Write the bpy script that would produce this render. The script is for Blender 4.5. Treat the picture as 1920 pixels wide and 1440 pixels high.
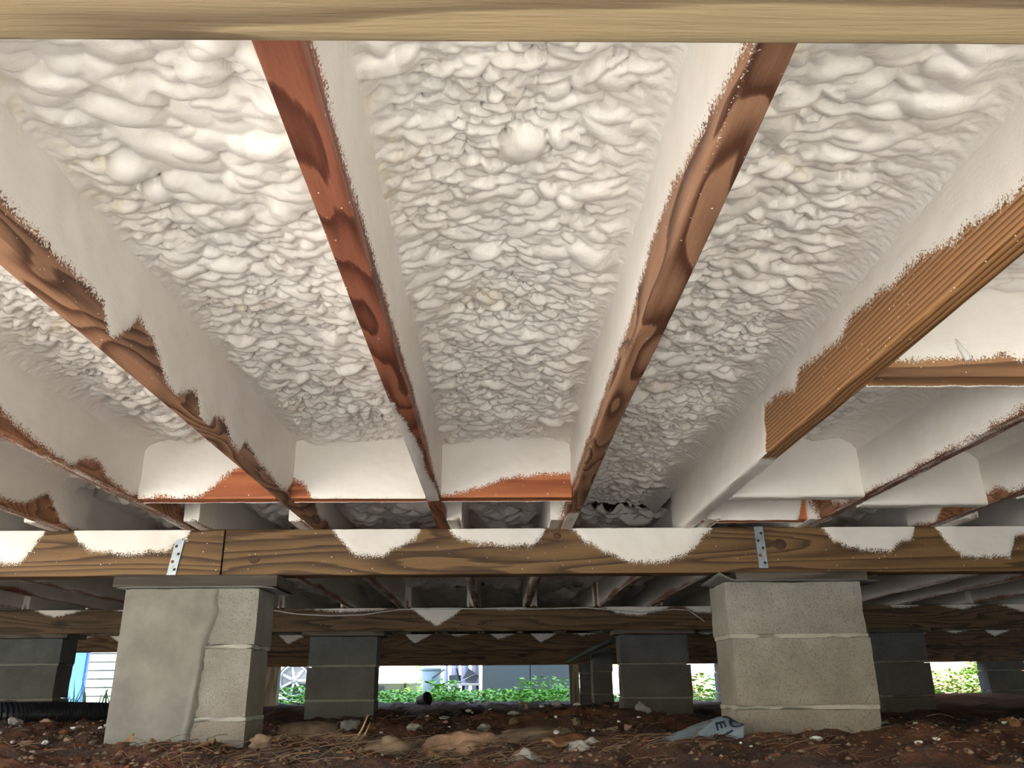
import bpy, bmesh, math, random
import numpy as np
from mathutils import Vector, Matrix, noise as mnoise

for o in list(bpy.data.objects):
    bpy.data.objects.remove(o, do_unlink=True)
SC = bpy.context.scene
COL = SC.collection
random.seed(7)

# ------------------------------------------------------------------ camera
CAM_Z = 0.17
pitch, yaw, roll = 0.34968, 0.01821, -0.008042
Fv = Vector((math.sin(yaw)*math.cos(pitch), math.cos(yaw)*math.cos(pitch), math.sin(pitch)))
Rv = Vector((math.cos(yaw), -math.sin(yaw), 0.0))
Uv = Rv.cross(Fv)
R2 = Rv*math.cos(roll) + Uv*math.sin(roll)
U2 = -Rv*math.sin(roll) + Uv*math.cos(roll)
cd = bpy.data.cameras.new('camera')
cd.sensor_fit = 'HORIZONTAL'; cd.sensor_width = 36.0
cd.lens = 36.0*1557.0/1920.0
cd.clip_start = 0.02; cd.clip_end = 300
cam = bpy.data.objects.new('camera', cd); COL.objects.link(cam)
cam.matrix_world = Matrix(((R2.x, U2.x, -Fv.x, 0), (R2.y, U2.y, -Fv.y, 0),
                           (R2.z, U2.z, -Fv.z, CAM_Z), (0, 0, 0, 1)))
SC.camera = cam

# ------------------------------------------------------------------ sky, sun, exposure
w = bpy.data.worlds.new('sky'); SC.world = w; w.use_nodes = True
nt = w.node_tree; nt.nodes.clear()
out = nt.nodes.new('ShaderNodeOutputWorld'); bg = nt.nodes.new('ShaderNodeBackground')
sky = nt.nodes.new('ShaderNodeTexSky'); sky.sky_type = 'NISHITA'; sky.sun_disc = False
sky.sun_elevation = math.radians(42); sky.sun_rotation = math.radians(215)
sky.air_density = 1.2; sky.dust_density = 1.0
bg.inputs['Strength'].default_value = 0.23
nt.links.new(sky.outputs[0], bg.inputs['Color']); nt.links.new(bg.outputs[0], out.inputs['Surface'])
sl = bpy.data.lights.new('sun', 'SUN'); sl.energy = 15.0; sl.angle = math.radians(0.6)
sl.color = (1.0, 0.97, 0.93)
sun = bpy.data.objects.new('sun', sl); COL.objects.link(sun)
SUN_DIR = Vector((0.66, 0.30, -0.68)).normalized()
sun.rotation_euler = SUN_DIR.to_track_quat('-Z', 'Y').to_euler()
sun.location = (-6, -8, 9)
SC.view_settings.view_transform = 'Standard'; SC.view_settings.look = 'None'
SC.view_settings.gamma = 1.0; SC.view_settings.use_curve_mapping = False
SC.view_settings.exposure = 2.02
try:
    SC.cycles.diffuse_bounces = 5; SC.cycles.max_bounces = 7
    SC.cycles.use_denoising = True
except Exception:
    pass

# ------------------------------------------------------------------ numpy helpers
def _hash(ix, iy, seed):
    n = (ix.astype(np.int64)*374761393 + iy.astype(np.int64)*668265263 + seed*982451653) & 0x7fffffff
    n = ((n ^ (n >> 13))*1274126177) & 0x7fffffff
    n = (n ^ (n >> 16)) & 0xffff
    return n/65535.0
def vnoise(x, y, seed=0):
    x = np.asarray(x, float); y = np.asarray(y, float)
    ix = np.floor(x); iy = np.floor(y); fx = x-ix; fy = y-iy
    fx = fx*fx*fx*(fx*(fx*6-15)+10); fy = fy*fy*fy*(fy*(fy*6-15)+10)
    a = _hash(ix, iy, seed); b = _hash(ix+1, iy, seed); c = _hash(ix, iy+1, seed); d = _hash(ix+1, iy+1, seed)
    return (a*(1-fx)+b*fx)*(1-fy) + (c*(1-fx)+d*fx)*fy
def fbm(x, y, seed=0, oct=4):
    s = 0; a = 0.5; t = 0
    x = np.asarray(x, float); y = np.asarray(y, float)
    for k in range(oct):
        s = s + a*vnoise(x, y, seed+k*17); t += a; a *= 0.5; x = x*2.03+3.1; y = y*2.03+1.7
    return s/t
def sstep(a, b, x):
    t = np.clip((np.asarray(x, float)-a)/(b-a), 0, 1); return t*t*(3-2*t)

# ------------------------------------------------------------------ mesh helpers
def mesh_np(name, V, Fc, attr=None, smooth=True):
    me = bpy.data.meshes.new(name)
    V = np.asarray(V, np.float32).reshape(-1, 3); Fc = np.asarray(Fc, np.int32)
    k = Fc.shape[1]
    me.vertices.add(len(V)); me.vertices.foreach_set('co', V.ravel())
    me.loops.add(Fc.size); me.loops.foreach_set('vertex_index', Fc.ravel())
    me.polygons.add(len(Fc)); me.polygons.foreach_set('loop_start', np.arange(0, Fc.size, k, dtype=np.int32))
    me.polygons.foreach_set('loop_total', np.full(len(Fc), k, np.int32))
    me.update(calc_edges=True)
    if smooth: me.polygons.foreach_set('use_smooth', np.ones(len(Fc), bool))
    if attr is not None:
        at = me.attributes.new('foam', 'FLOAT', 'POINT'); at.data.foreach_set('value', np.asarray(attr, np.float32).ravel())
    me.validate(); return me
def grid_faces(ny, nx, wrap=False):
    i = np.arange(ny-1)[:, None]; j = np.arange(nx if wrap else nx-1)[None, :]
    j2 = (j+1) % nx
    a = i*nx+j; b = i*nx+j2; c = (i+1)*nx+j2; d = (i+1)*nx+j
    return np.stack([a, b, c, d], -1).reshape(-1, 4)
def link(name, me, mat=None, parent=None, loc=(0, 0, 0)):
    o = bpy.data.objects.new(name, me); COL.objects.link(o); o.location = loc
    if mat is not None:
        me.materials.clear(); me.materials.append(mat)
    if parent is not None: o.parent = parent
    return o
def empty(name, loc=(0, 0, 0), rz=0.0):
    o = bpy.data.objects.new(name, None); COL.objects.link(o); o.location = loc; o.rotation_euler = (0, 0, rz)
    o.empty_display_size = 0.1; return o
def tag(o, label=None, cat=None, group=None, kind=None):
    if label: o['label'] = label
    if cat: o['category'] = cat
    if group: o['group'] = group
    if kind: o['kind'] = kind
    return o
class MB:
    def __init__(s): s.bm = bmesh.new()
    def box(s, x0, x1, y0, y1, z0, z1, bev=0.0, M=None):
        vs = [s.bm.verts.new((x, y, z)) for x in (x0, x1) for y in (y0, y1) for z in (z0, z1)]
        fs = [s.bm.faces.new([vs[i] for i in q]) for q in ((0, 1, 3, 2), (4, 6, 7, 5), (0, 4, 5, 1), (2, 3, 7, 6), (0, 2, 6, 4), (1, 5, 7, 3))]
        nv = vs
        if bev > 0:
            ed = {e for f in fs for e in f.edges}
            r = bmesh.ops.bevel(s.bm, geom=list(ed), offset=bev, segments=2, affect='EDGES', profile=0.5)
            nv = list({v for f in r['faces'] for v in f.verts} | {v for v in vs if v.is_valid})
        if M is not None:
            for v in nv: v.co = M @ v.co
        return s
    def tube(s, pts, rad, n=8, cap=True):
        pts = [Vector(p) for p in pts]
        if not hasattr(rad, '__len__'): rad = [rad]*len(pts)
        rings = []
        up = Vector((0, 0, 1))
        for i, p in enumerate(pts):
            t = (pts[min(i+1, len(pts)-1)]-pts[max(i-1, 0)]).normalized()
            a = t.cross(up)
            if a.length < 1e-3: a = t.cross(Vector((1, 0, 0)))
            a.normalize(); b = t.cross(a).normalized()
            rings.append([s.bm.verts.new(p+rad[i]*(a*math.cos(2*math.pi*k/n)+b*math.sin(2*math.pi*k/n))) for k in range(n)])
        for r0, r1 in zip(rings, rings[1:]):
            for k in range(n):
                f = s.bm.faces.new((r0[k], r0[(k+1) % n], r1[(k+1) % n], r1[k])); f.smooth = True
        if cap:
            s.bm.faces.new(rings[0]); s.bm.faces.new(rings[-1][::-1])
        return s
    def lathe(s, prof, n=24, M=None, cap=True):
        rings = []
        for r, z in prof:
            ring = []
            for k in range(n):
                c = Vector((r*math.cos(2*math.pi*k/n), r*math.sin(2*math.pi*k/n), z))
                ring.append(s.bm.verts.new(M @ c if M is not None else c))
            rings.append(ring)
        for r0, r1 in zip(rings, rings[1:]):
            for k in range(n):
                f = s.bm.faces.new((r0[k], r0[(k+1) % n], r1[(k+1) % n], r1[k])); f.smooth = True
        if cap:
            s.bm.faces.new(rings[0][::-1]); s.bm.faces.new(rings[-1])
        return s
    def poly(s, pts):
        s.bm.faces.new([s.bm.verts.new(p) for p in pts]); return s
    def build(s, name, mat=None, parent=None, loc=(0, 0, 0)):
        bmesh.ops.recalc_face_normals(s.bm, faces=s.bm.faces)
        me = bpy.data.meshes.new(name); s.bm.to_mesh(me); s.bm.free()
        return link(name, me, mat, parent, loc)

# ------------------------------------------------------------------ materials
def new_mat(name):
    m = bpy.data.materials.new(name); m.use_nodes = True
    nt = m.node_tree; nt.nodes.clear()
    o = nt.nodes.new('ShaderNodeOutputMaterial'); p = nt.nodes.new('ShaderNodeBsdfPrincipled')
    nt.links.new(p.outputs[0], o.inputs[0]); return m, nt, p
def N(nt, typ, **kw):
    n = nt.nodes.new(typ)
    for k, v in kw.items():
        if k in n.inputs.keys() if hasattr(n.inputs, 'keys') else False: n.inputs[k].default_value = v
        else: setattr(n, k, v)
    return n
def ramp(nt, fac, stops):
    r = nt.nodes.new('ShaderNodeValToRGB'); nt.links.new(fac, r.inputs[0])
    el = r.color_ramp.elements
    while len(el) < len(stops): el.new(0.5)
    for e, (p, c) in zip(el, stops):
        e.position = p; e.color = (*c, 1) if len(c) == 3 else c
    return r.outputs[0]
def mixc(nt, f, a, b, typ='MIX'):
    m = nt.nodes.new('ShaderNodeMix'); m.data_type = 'RGBA'; m.blend_type = typ
    for i, v in ((0, f), (6, a), (7, b)):
        if hasattr(v, 'is_linked') or hasattr(v, 'links'): nt.links.new(v, m.inputs[i])
        elif i == 0: m.inputs[0].default_value = v
        else: m.inputs[i].default_value = (*v, 1)
    return m.outputs[2]
def math_n(nt, op, a, b=None, c=None):
    m = nt.nodes.new('ShaderNodeMath'); m.operation = op
    for i, v in enumerate((a, b, c)):
        if v is None: continue
        if hasattr(v, 'links'): nt.links.new(v, m.inputs[i])
        else: m.inputs[i].default_value = v
    return m.outputs[0]
def coords(nt, scale=(1, 1, 1), rand=True):
    tc = nt.nodes.new('ShaderNodeTexCoord'); mp = nt.nodes.new('ShaderNodeMapping')
    mp.inputs['Scale'].default_value = scale
    if rand:
        oi = nt.nodes.new('ShaderNodeObjectInfo'); v = nt.nodes.new('ShaderNodeVectorMath'); v.operation = 'MULTIPLY_ADD'
        nt.links.new(oi.outputs['Random'], v.inputs[0]); v.inputs[1].default_value = (7.3, 3.1, 5.7)
        nt.links.new(tc.outputs['Object'], v.inputs[2]); nt.links.new(v.outputs[0], mp.inputs['Vector'])
    else:
        nt.links.new(tc.outputs['Object'], mp.inputs['Vector'])
    return mp.outputs[0]
def noise_n(nt, vec, scale, detail=4, rough=0.55, dist=0.0):
    n = nt.nodes.new('ShaderNodeTexNoise'); nt.links.new(vec, n.inputs['Vector'])
    n.inputs['Scale'].default_value = scale; n.inputs['Detail'].default_value = detail
    n.inputs['Roughness'].default_value = rough; n.inputs['Distortion'].default_value = dist
    return n.outputs[0]
def bump(nt, p, h, strength=0.3, dist=0.01, normal=None):
    b = nt.nodes.new('ShaderNodeBump'); b.inputs['Strength'].default_value = strength; b.inputs['Distance'].default_value = dist
    nt.links.new(h, b.inputs['Height'])
    if normal is not None: nt.links.new(normal, b.inputs['Normal'])
    nt.links.new(b.outputs[0], p.inputs['Normal']); return b.outputs[0]

FOAM_A, FOAM_B, FOAM_Y = (0.855, 0.815, 0.77), (0.81, 0.755, 0.69), (0.76, 0.64, 0.40)
def foam_color(nt, yellow=True):
    v = coords(nt, rand=False)
    n1 = noise_n(nt, v, 9, 5, 0.6)
    c = mixc(nt, ramp(nt, n1, [(0.35, (0, 0, 0)), (0.65, (1, 1, 1))]), FOAM_A, FOAM_B)
    if yellow:
        n2 = noise_n(nt, v, 6.5, 3, 0.5)
        n3 = noise_n(nt, v, 45, 2, 0.5)
        f = math_n(nt, 'MULTIPLY', ramp(nt, n2, [(0.60, (0, 0, 0)), (0.72, (1, 1, 1))]), ramp(nt, n3, [(0.45, (0, 0, 0)), (0.62, (1, 1, 1))]))
        f = math_n(nt, 'MULTIPLY', f, 0.5)
        c = mixc(nt, f, c, FOAM_Y)
    return c, v
def mat_foam():
    m, nt, p = new_mat('spray_foam')
    c, v = foam_color(nt)
    nt.links.new(c, p.inputs['Base Color']); p.inputs['Roughness'].default_value = 0.34
    p.inputs['Specular IOR Level'].default_value = 0.5
    h = noise_n(nt, v, 130, 4, 0.6); bump(nt, p, h, 0.22, 0.006); return m
def mat_wood(name, lo, hi, axis='Y', style='ring', foam=False, rough=0.6, knots=True, ringscale=26.0, stain=None):
    m, nt, p = new_mat(name)
    s = 0.055
    sc = {'Y': (1, s, 1), 'X': (s, 1, 1), 'Z': (1, 1, s)}[axis]
    v = coords(nt, sc)
    sep = nt.nodes.new('ShaderNodeSeparateXYZ'); nt.links.new(v, sep.inputs[0])
    vl = coords(nt, tuple((0.22 if axis == 'Y' else 0.085) if c_ != 1 else 1 for c_ in sc)) if style == 'ring' else v
    low = noise_n(nt, vl, 7.5 if style == 'ring' else 4.0, 2, 0.45, 0.25)
    across = math_n(nt, 'ADD', sep.outputs[2], math_n(nt, 'MULTIPLY', sep.outputs[0 if axis != 'X' else 1], 0.8))
    ph = math_n(nt, 'MULTIPLY_ADD', low, ringscale*(1.0 if style == 'ring' else 0.45), math_n(nt, 'MULTIPLY', across, ringscale*(1.2 if style == 'ring' else 9.0)))
    ph = math_n(nt, 'ADD', ph, math_n(nt, 'MULTIPLY', noise_n(nt, v, 60, 2, 0.5), 0.7))
    fr = math_n(nt, 'FRACT', ph)
    g1 = math_n(nt, 'MULTIPLY', math_n(nt, 'POWER', fr, 2.2), math_n(nt, 'SUBTRACT', 1.0, math_n(nt, 'POWER', fr, 14.0)))
    fine = noise_n(nt, v, 300, 3, 0.65)
    big = noise_n(nt, v, 5.0, 4, 0.6)
    f = math_n(nt, 'MULTIPLY_ADD', g1, 0.95, math_n(nt, 'MULTIPLY', fine, 0.34))
    f = math_n(nt, 'MULTIPLY_ADD', big, 0.85, math_n(nt, 'SUBTRACT', f, 0.42))
    mid = tuple((a+b)*0.5 for a, b in zip(lo, hi))
    c = ramp(nt, f, [(0.10, hi), (0.42, mid), (0.80, lo)])
    if knots:
        v2 = coords(nt, {'Y': (1, 0.35, 1), 'X': (0.35, 1, 1), 'Z': (1, 1, 0.35)}[axis])
        vo = nt.nodes.new('ShaderNodeTexVoronoi'); nt.links.new(v2, vo.inputs['Vector']); vo.inputs['Scale'].default_value = 5.5
        k = ramp(nt, vo.outputs['Distance'], [(0.07, (1, 1, 1)), (0.15, (0, 0, 0))])
        c = mixc(nt, math_n(nt, 'MULTIPLY', k, 0.75), c, tuple(x*0.25 for x in lo))
    if stain is not None:
        v3 = coords(nt, (1, 1, 1)); sn = noise_n(nt, v3, 7, 4, 0.55)
        c = mixc(nt, ramp(nt, sn, [(0.54, (0, 0, 0)), (0.66, (1, 1, 1))]), c, stain)
    p.inputs['Roughness'].default_value = rough; p.inputs['Specular IOR Level'].default_value = 0.35
    bh = math_n(nt, 'MULTIPLY', fine, 0.4)
    if foam:
        at = nt.nodes.new('ShaderNodeAttribute'); at.attribute_name = 'foam'
        fc, fv = foam_color(nt, False)
        n1 = noise_n(nt, fv, 300, 2, 0.7); n2 = noise_n(nt, fv, 60, 4, 0.6)
        t = math_n(nt, 'ADD', at.outputs['Fac'], math_n(nt, 'MULTIPLY', math_n(nt, 'SUBTRACT', n1, 0.5), 5.0))
        t = math_n(nt, 'ADD', t, math_n(nt, 'MULTIPLY', math_n(nt, 'SUBTRACT', n2, 0.5), 1.6))
        mk = ramp(nt, t, [(0.30, (0, 0, 0)), (0.75, (1, 1, 1))])
        vs = nt.nodes.new('ShaderNodeTexVoronoi'); nt.links.new(fv, vs.inputs['Vector']); vs.inputs['Scale'].default_value = 110
        sepc = nt.nodes.new('ShaderNodeSeparateColor'); nt.links.new(vs.outputs['Color'], sepc.inputs[0])
        rad = math_n(nt, 'MULTIPLY', math_n(nt, 'MAXIMUM', math_n(nt, 'SUBTRACT', sepc.outputs[0], 0.86), 0.0), 1.3)
        speck = math_n(nt, 'LESS_THAN', vs.outputs['Distance'], rad)
        mk = math_n(nt, 'MAXIMUM', mk, speck)
        c = mixc(nt, mk, c, fc)
        bh = math_n(nt, 'ADD', math_n(nt, 'MULTIPLY', mk, 0.6), math_n(nt, 'ADD', math_n(nt, 'MULTIPLY', fine, 0.2), math_n(nt, 'MULTIPLY', math_n(nt, 'ADD', n2, noise_n(nt, fv, 170, 2, 0.6)), 0.35)))
        nt.links.new(math_n(nt, 'MULTIPLY_ADD', mk, -0.1, rough), p.inputs['Roughness'])
    nt.links.new(c, p.inputs['Base Color'])
    bump(nt, p, bh, 0.35, 0.004)
    return m
def mat_simple(name, col, rough=0.6, metal=0.0, var=0.15, scale=20, bmp=0.0, bscale=60, spec=0.4):
    m, nt, p = new_mat(name)
    v = coords(nt); n = noise_n(nt, v, scale, 4, 0.6)
    lo = tuple(max(0, c*(1-var)) for c in col); hi = tuple(min(1, c*(1+var)) for c in col)
    nt.links.new(ramp(nt, n, [(0.3, lo), (0.7, hi)]), p.inputs['Base Color'])
    p.inputs['Roughness'].default_value = rough; p.inputs['Metallic'].default_value = metal
    p.inputs['Specular IOR Level'].default_value = spec
    if bmp > 0: bump(nt, p, noise_n(nt, v, bscale, 4, 0.6), bmp, 0.004)
    return m
def mat_dirt():
    # damp red clay with dark and pale crumbs
    m, nt, p = new_mat('red_clay_dirt')
    v = coords(nt, rand=False)
    n1 = noise_n(nt, v, 3.2, 6, 0.62); n2 = noise_n(nt, v, 26, 5, 0.65); n3 = noise_n(nt, v, 150, 3, 0.7)
    c = ramp(nt, n1, [(0.34, (0.045, 0.028, 0.020)), (0.48, (0.105, 0.047, 0.026)), (0.60, (0.19, 0.066, 0.028)), (0.74, (0.12, 0.07, 0.046))])
    c = mixc(nt, ramp(nt, n2, [(0.45, (0, 0, 0)), (0.7, (1, 1, 1))]), c, (0.075, 0.045, 0.032))
    c = mixc(nt, ramp(nt, n3, [(0.66, (0, 0, 0)), (0.74, (1, 1, 1))]), c, (0.42, 0.34, 0.27))
    nt.links.new(c, p.inputs['Base Color']); p.inputs['Roughness'].default_value = 0.92
    h = math_n(nt, 'ADD', n2, math_n(nt, 'MULTIPLY', n3, 0.4)); bump(nt, p, h, 1.0, 0.02); return m
def mat_block(name, col, warm=(0.27, 0.19, 0.135), zlow=0.12):
    m, nt, p = new_mat(name)
    v = coords(nt)
    n1 = noise_n(nt, v, 7, 4, 0.6); n2 = noise_n(nt, v, 190, 3, 0.75); n3 = noise_n(nt, v, 38, 4, 0.6)
    c = ramp(nt, n1, [(0.25, tuple(x*0.72 for x in col)), (0.52, col), (0.72, tuple(x*1.28 for x in col))])
    # warm tone mixed in towards the lower courses
    tc = nt.nodes.new('ShaderNodeTexCoord'); ge = nt.nodes.new('ShaderNodeNewGeometry'); sx = nt.nodes.new('ShaderNodeSeparateXYZ')
    nt.links.new(ge.outputs['Position'], sx.inputs[0])
    t = math_n(nt, 'ADD', sx.outputs[2], math_n(nt, 'MULTIPLY', math_n(nt, 'SUBTRACT', n3, 0.5), 0.25))
    f = ramp(nt, t, [(0.02, (0.5, 0.5, 0.5)), (0.36, (0, 0, 0))])
    c = mixc(nt, f, c, warm)
    c = mixc(nt, ramp(nt, n2, [(0.36, (0.6, 0.6, 0.6)), (0.47, (0, 0, 0))]), c, tuple(x*0.4 for x in col))
    nt.links.new(c, p.inputs['Base Color']); p.inputs['Roughness'].default_value = 0.93
    p.inputs['Specular IOR Level'].default_value = 0.2
    bump(nt, p, math_n(nt, 'ADD', n2, math_n(nt, 'MULTIPLY', n3, 0.8)), 0.8, 0.005); return m

M = {}
M['foam'] = mat_foam()
M['joist_red'] = mat_wood('reddish_joist_wood', (0.085, 0.024, 0.014), (0.30, 0.105, 0.060), 'Y', 'ring', True, 0.55, ringscale=10)
M['joist_brown'] = mat_wood('brown_joist_wood', (0.085, 0.032, 0.017), (0.38, 0.20, 0.115), 'Y', 'ring', True, 0.6, ringscale=14)
M['joist_orange'] = mat_wood('orange_striped_joist_wood', (0.10, 0.036, 0.013), (0.44, 0.225, 0.095), 'Y', 'band', True, 0.5, ringscale=13)
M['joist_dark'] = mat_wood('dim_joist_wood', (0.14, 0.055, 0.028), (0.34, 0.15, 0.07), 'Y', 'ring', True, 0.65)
M['block_brown'] = mat_wood('brown_blocking_wood', (0.10, 0.05, 0.025), (0.36, 0.19, 0.09), 'X', 'ring', True, 0.6, knots=True, ringscale=8)
M['block_wood'] = mat_wood('orange_blocking_wood', (0.26, 0.065, 0.022), (0.50, 0.165, 0.06), 'X', 'ring', True, 0.55, knots=False, ringscale=7)
M['beam'] = mat_wood('treated_beam_wood', (0.06, 0.030, 0.012), (0.21, 0.122, 0.050), 'X', 'ring', True, 0.65, ringscale=12)
M['beam_shaded'] = mat_wood('shade_darkened_beam_wood', (0.045, 0.027, 0.014), (0.15, 0.09, 0.045), 'X', 'ring', True, 0.7, ringscale=12)  # darker copy of the beam wood, gloom of the deep rows in its colour
M['beam_near'] = mat_wood('pale_treated_beam_wood', (0.10, 0.068, 0.038), (0.225, 0.165, 0.092), 'X', 'ring', False, 0.6, ringscale=14, knots=False, stain=None)
M['shim'] = mat_wood('weathered_grey_board', (0.05, 0.042, 0.034), (0.13, 0.11, 0.09), 'X', 'ring', False, 0.8, ringscale=8, knots=False)
M['post_wood'] = mat_wood('grey_post_wood', (0.12, 0.10, 0.085), (0.30, 0.26, 0.22), 'Z', 'ring', False, 0.8, ringscale=8, knots=False)
M['subfloor'] = mat_simple('subfloor_sheathing', (0.40, 0.28, 0.16), 0.8)
M['dirt'] = mat_dirt()
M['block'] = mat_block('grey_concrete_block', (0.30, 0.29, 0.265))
M['block_shaded'] = mat_block('shade_darkened_block', (0.11, 0.12, 0.125), warm=(0.115, 0.10, 0.085))  # block colour lowered to carry the shade of the back rows
M['mortar'] = mat_simple('pale_mortar', (0.40, 0.38, 0.335), 0.95, var=0.12, bmp=0.5, bscale=120)
M['mortar_shaded'] = mat_simple('shade_darkened_mortar', (0.19, 0.185, 0.17), 0.95, var=0.12, bmp=0.5, bscale=120)  # mortar darkened to go with the shaded block copy
M['smear'] = mat_simple('trowelled_mortar', (0.215, 0.203, 0.178), 0.9, var=0.22, scale=9, bmp=0.6, bscale=40)
M['galv'] = mat_simple('galvanised_steel', (0.36, 0.41, 0.45), 0.42, 0.6, var=0.2, scale=45)
M['flash'] = mat_simple('sheet_metal_flashing', (0.30, 0.30, 0.28), 0.4, 0.6, var=0.25)
M['hole'] = mat_simple('dark_nail_steel', (0.05, 0.05, 0.055), 0.5, 0.4)
M['rust'] = mat_simple('rusty_nail_head', (0.30, 0.10, 0.05), 0.7, 0.2)
M['pipe'] = mat_simple('black_corrugated_plastic', (0.028, 0.032, 0.045), 0.35, var=0.2)
M['bag'] = mat_simple('blue_grey_paper', (0.22, 0.265, 0.31), 0.75, var=0.12, scale=8, bmp=0.2, bscale=30)
M['ink'] = mat_simple('navy_print', (0.018, 0.024, 0.055), 0.8)
M['crumb'] = mat_simple('foam_crumb', (0.72, 0.70, 0.66), 0.6, var=0.1)
M['stone_pale'] = mat_simple('pale_stone', (0.33, 0.31, 0.28), 0.9, var=0.3, scale=35, bmp=0.5)
M['stone_brown'] = mat_simple('brown_stone', (0.17, 0.115, 0.075), 0.92, var=0.35, scale=30, bmp=0.6)
M['clod'] = mat_simple('red_clay_clod', (0.20, 0.078, 0.036), 0.95, var=0.35, scale=22, bmp=0.7, bscale=70)
M['clod_tan'] = mat_simple('tan_clay_clod', (0.29, 0.175, 0.11), 0.95, var=0.35, scale=26, bmp=0.8, bscale=80)
M['leaf_dry'] = mat_simple('dry_leaf', (0.24, 0.13, 0.06), 0.8, var=0.4, scale=12)
M['needle'] = mat_simple('pine_needle', (0.17, 0.10, 0.056), 0.8, var=0.4, scale=8)
M['straw'] = mat_simple('pale_straw', (0.45, 0.33, 0.19), 0.8)
M['wire'] = mat_simple('white_wire', (0.55, 0.56, 0.55), 0.5)
M['black'] = mat_simple('black_rubber', (0.015, 0.016, 0.02), 0.6)
M['leaf'] = mat_simple('green_leaf', (0.27, 0.60, 0.05), 0.5, var=0.5, scale=5)
M['leaf2'] = mat_simple('dark_green_leaf', (0.06, 0.20, 0.03), 0.5, var=0.5, scale=5)
M['grass'] = mat_simple('blue_green_grass', (0.12, 0.30, 0.13), 0.5, var=0.3)
M['yard'] = mat_simple('pale_bounce_ground', (0.505, 0.508, 0.47), 0.95, var=0.10, scale=3)  # pale tone made up to bounce daylight onto the foam
M['lawn'] = mat_simple('shaded_lawn_soil', (0.10, 0.13, 0.06), 0.95, var=0.4, scale=6)
M['siding'] = mat_simple('white_painted_siding', (0.80, 0.84, 0.86), 0.5, var=0.03)
M['bluepaint'] = mat_simple('blue_plastic', (0.03, 0.12, 0.55), 0.5)
M['shed'] = mat_simple('blue_grey_panel', (0.13, 0.165, 0.20), 0.55, var=0.06, scale=3)
M['slab'] = mat_simple('dark_damp_concrete', (0.13, 0.14, 0.13), 0.9, var=0.25)
M['bin'] = mat_simple('blue_grey_bin_plastic', (0.34, 0.47, 0.60), 0.5, var=0.08)
M['white'] = mat_simple('white_paint', (0.80, 0.80, 0.80), 0.35, var=0.03)
M['chrome'] = mat_simple('bright_alloy', (0.62, 0.66, 0.72), 0.25, 0.6, var=0.06)
M['greyfab'] = mat_simple('grey_canvas', (0.17, 0.17, 0.19), 0.8)
M['tarp'] = mat_simple('pale_blue_tarp', (0.42, 0.47, 0.66), 0.5, var=0.1, scale=5)
M['cork'] = mat_simple('tan_terracotta', (0.42, 0.26, 0.12), 0.8)
M['exterior'] = mat_simple('house_exterior_paint', (0.60, 0.58, 0.54), 0.7, var=0.04)
m, nt, p = new_mat('red_brick_wall'); bt = nt.nodes.new('ShaderNodeTexBrick'); v = coords(nt, rand=False)
mp = nt.nodes.new('ShaderNodeMapping'); mp.inputs['Rotation'].default_value = (math.radians(90), 0, 0); nt.links.new(v, mp.inputs['Vector'])
nt.links.new(mp.outputs[0], bt.inputs['Vector']); bt.inputs['Scale'].default_value = 4.6
bt.inputs['Color1'].default_value = (0.50, 0.20, 0.15, 1); bt.inputs['Color2'].default_value = (0.36, 0.16, 0.12, 1); bt.inputs['Mortar'].default_value = (0.7, 0.62, 0.56, 1)
nt.links.new(bt.outputs[0], p.inputs['Base Color']); p.inputs['Roughness'].default_value = 0.9; M['brick'] = m

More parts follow.
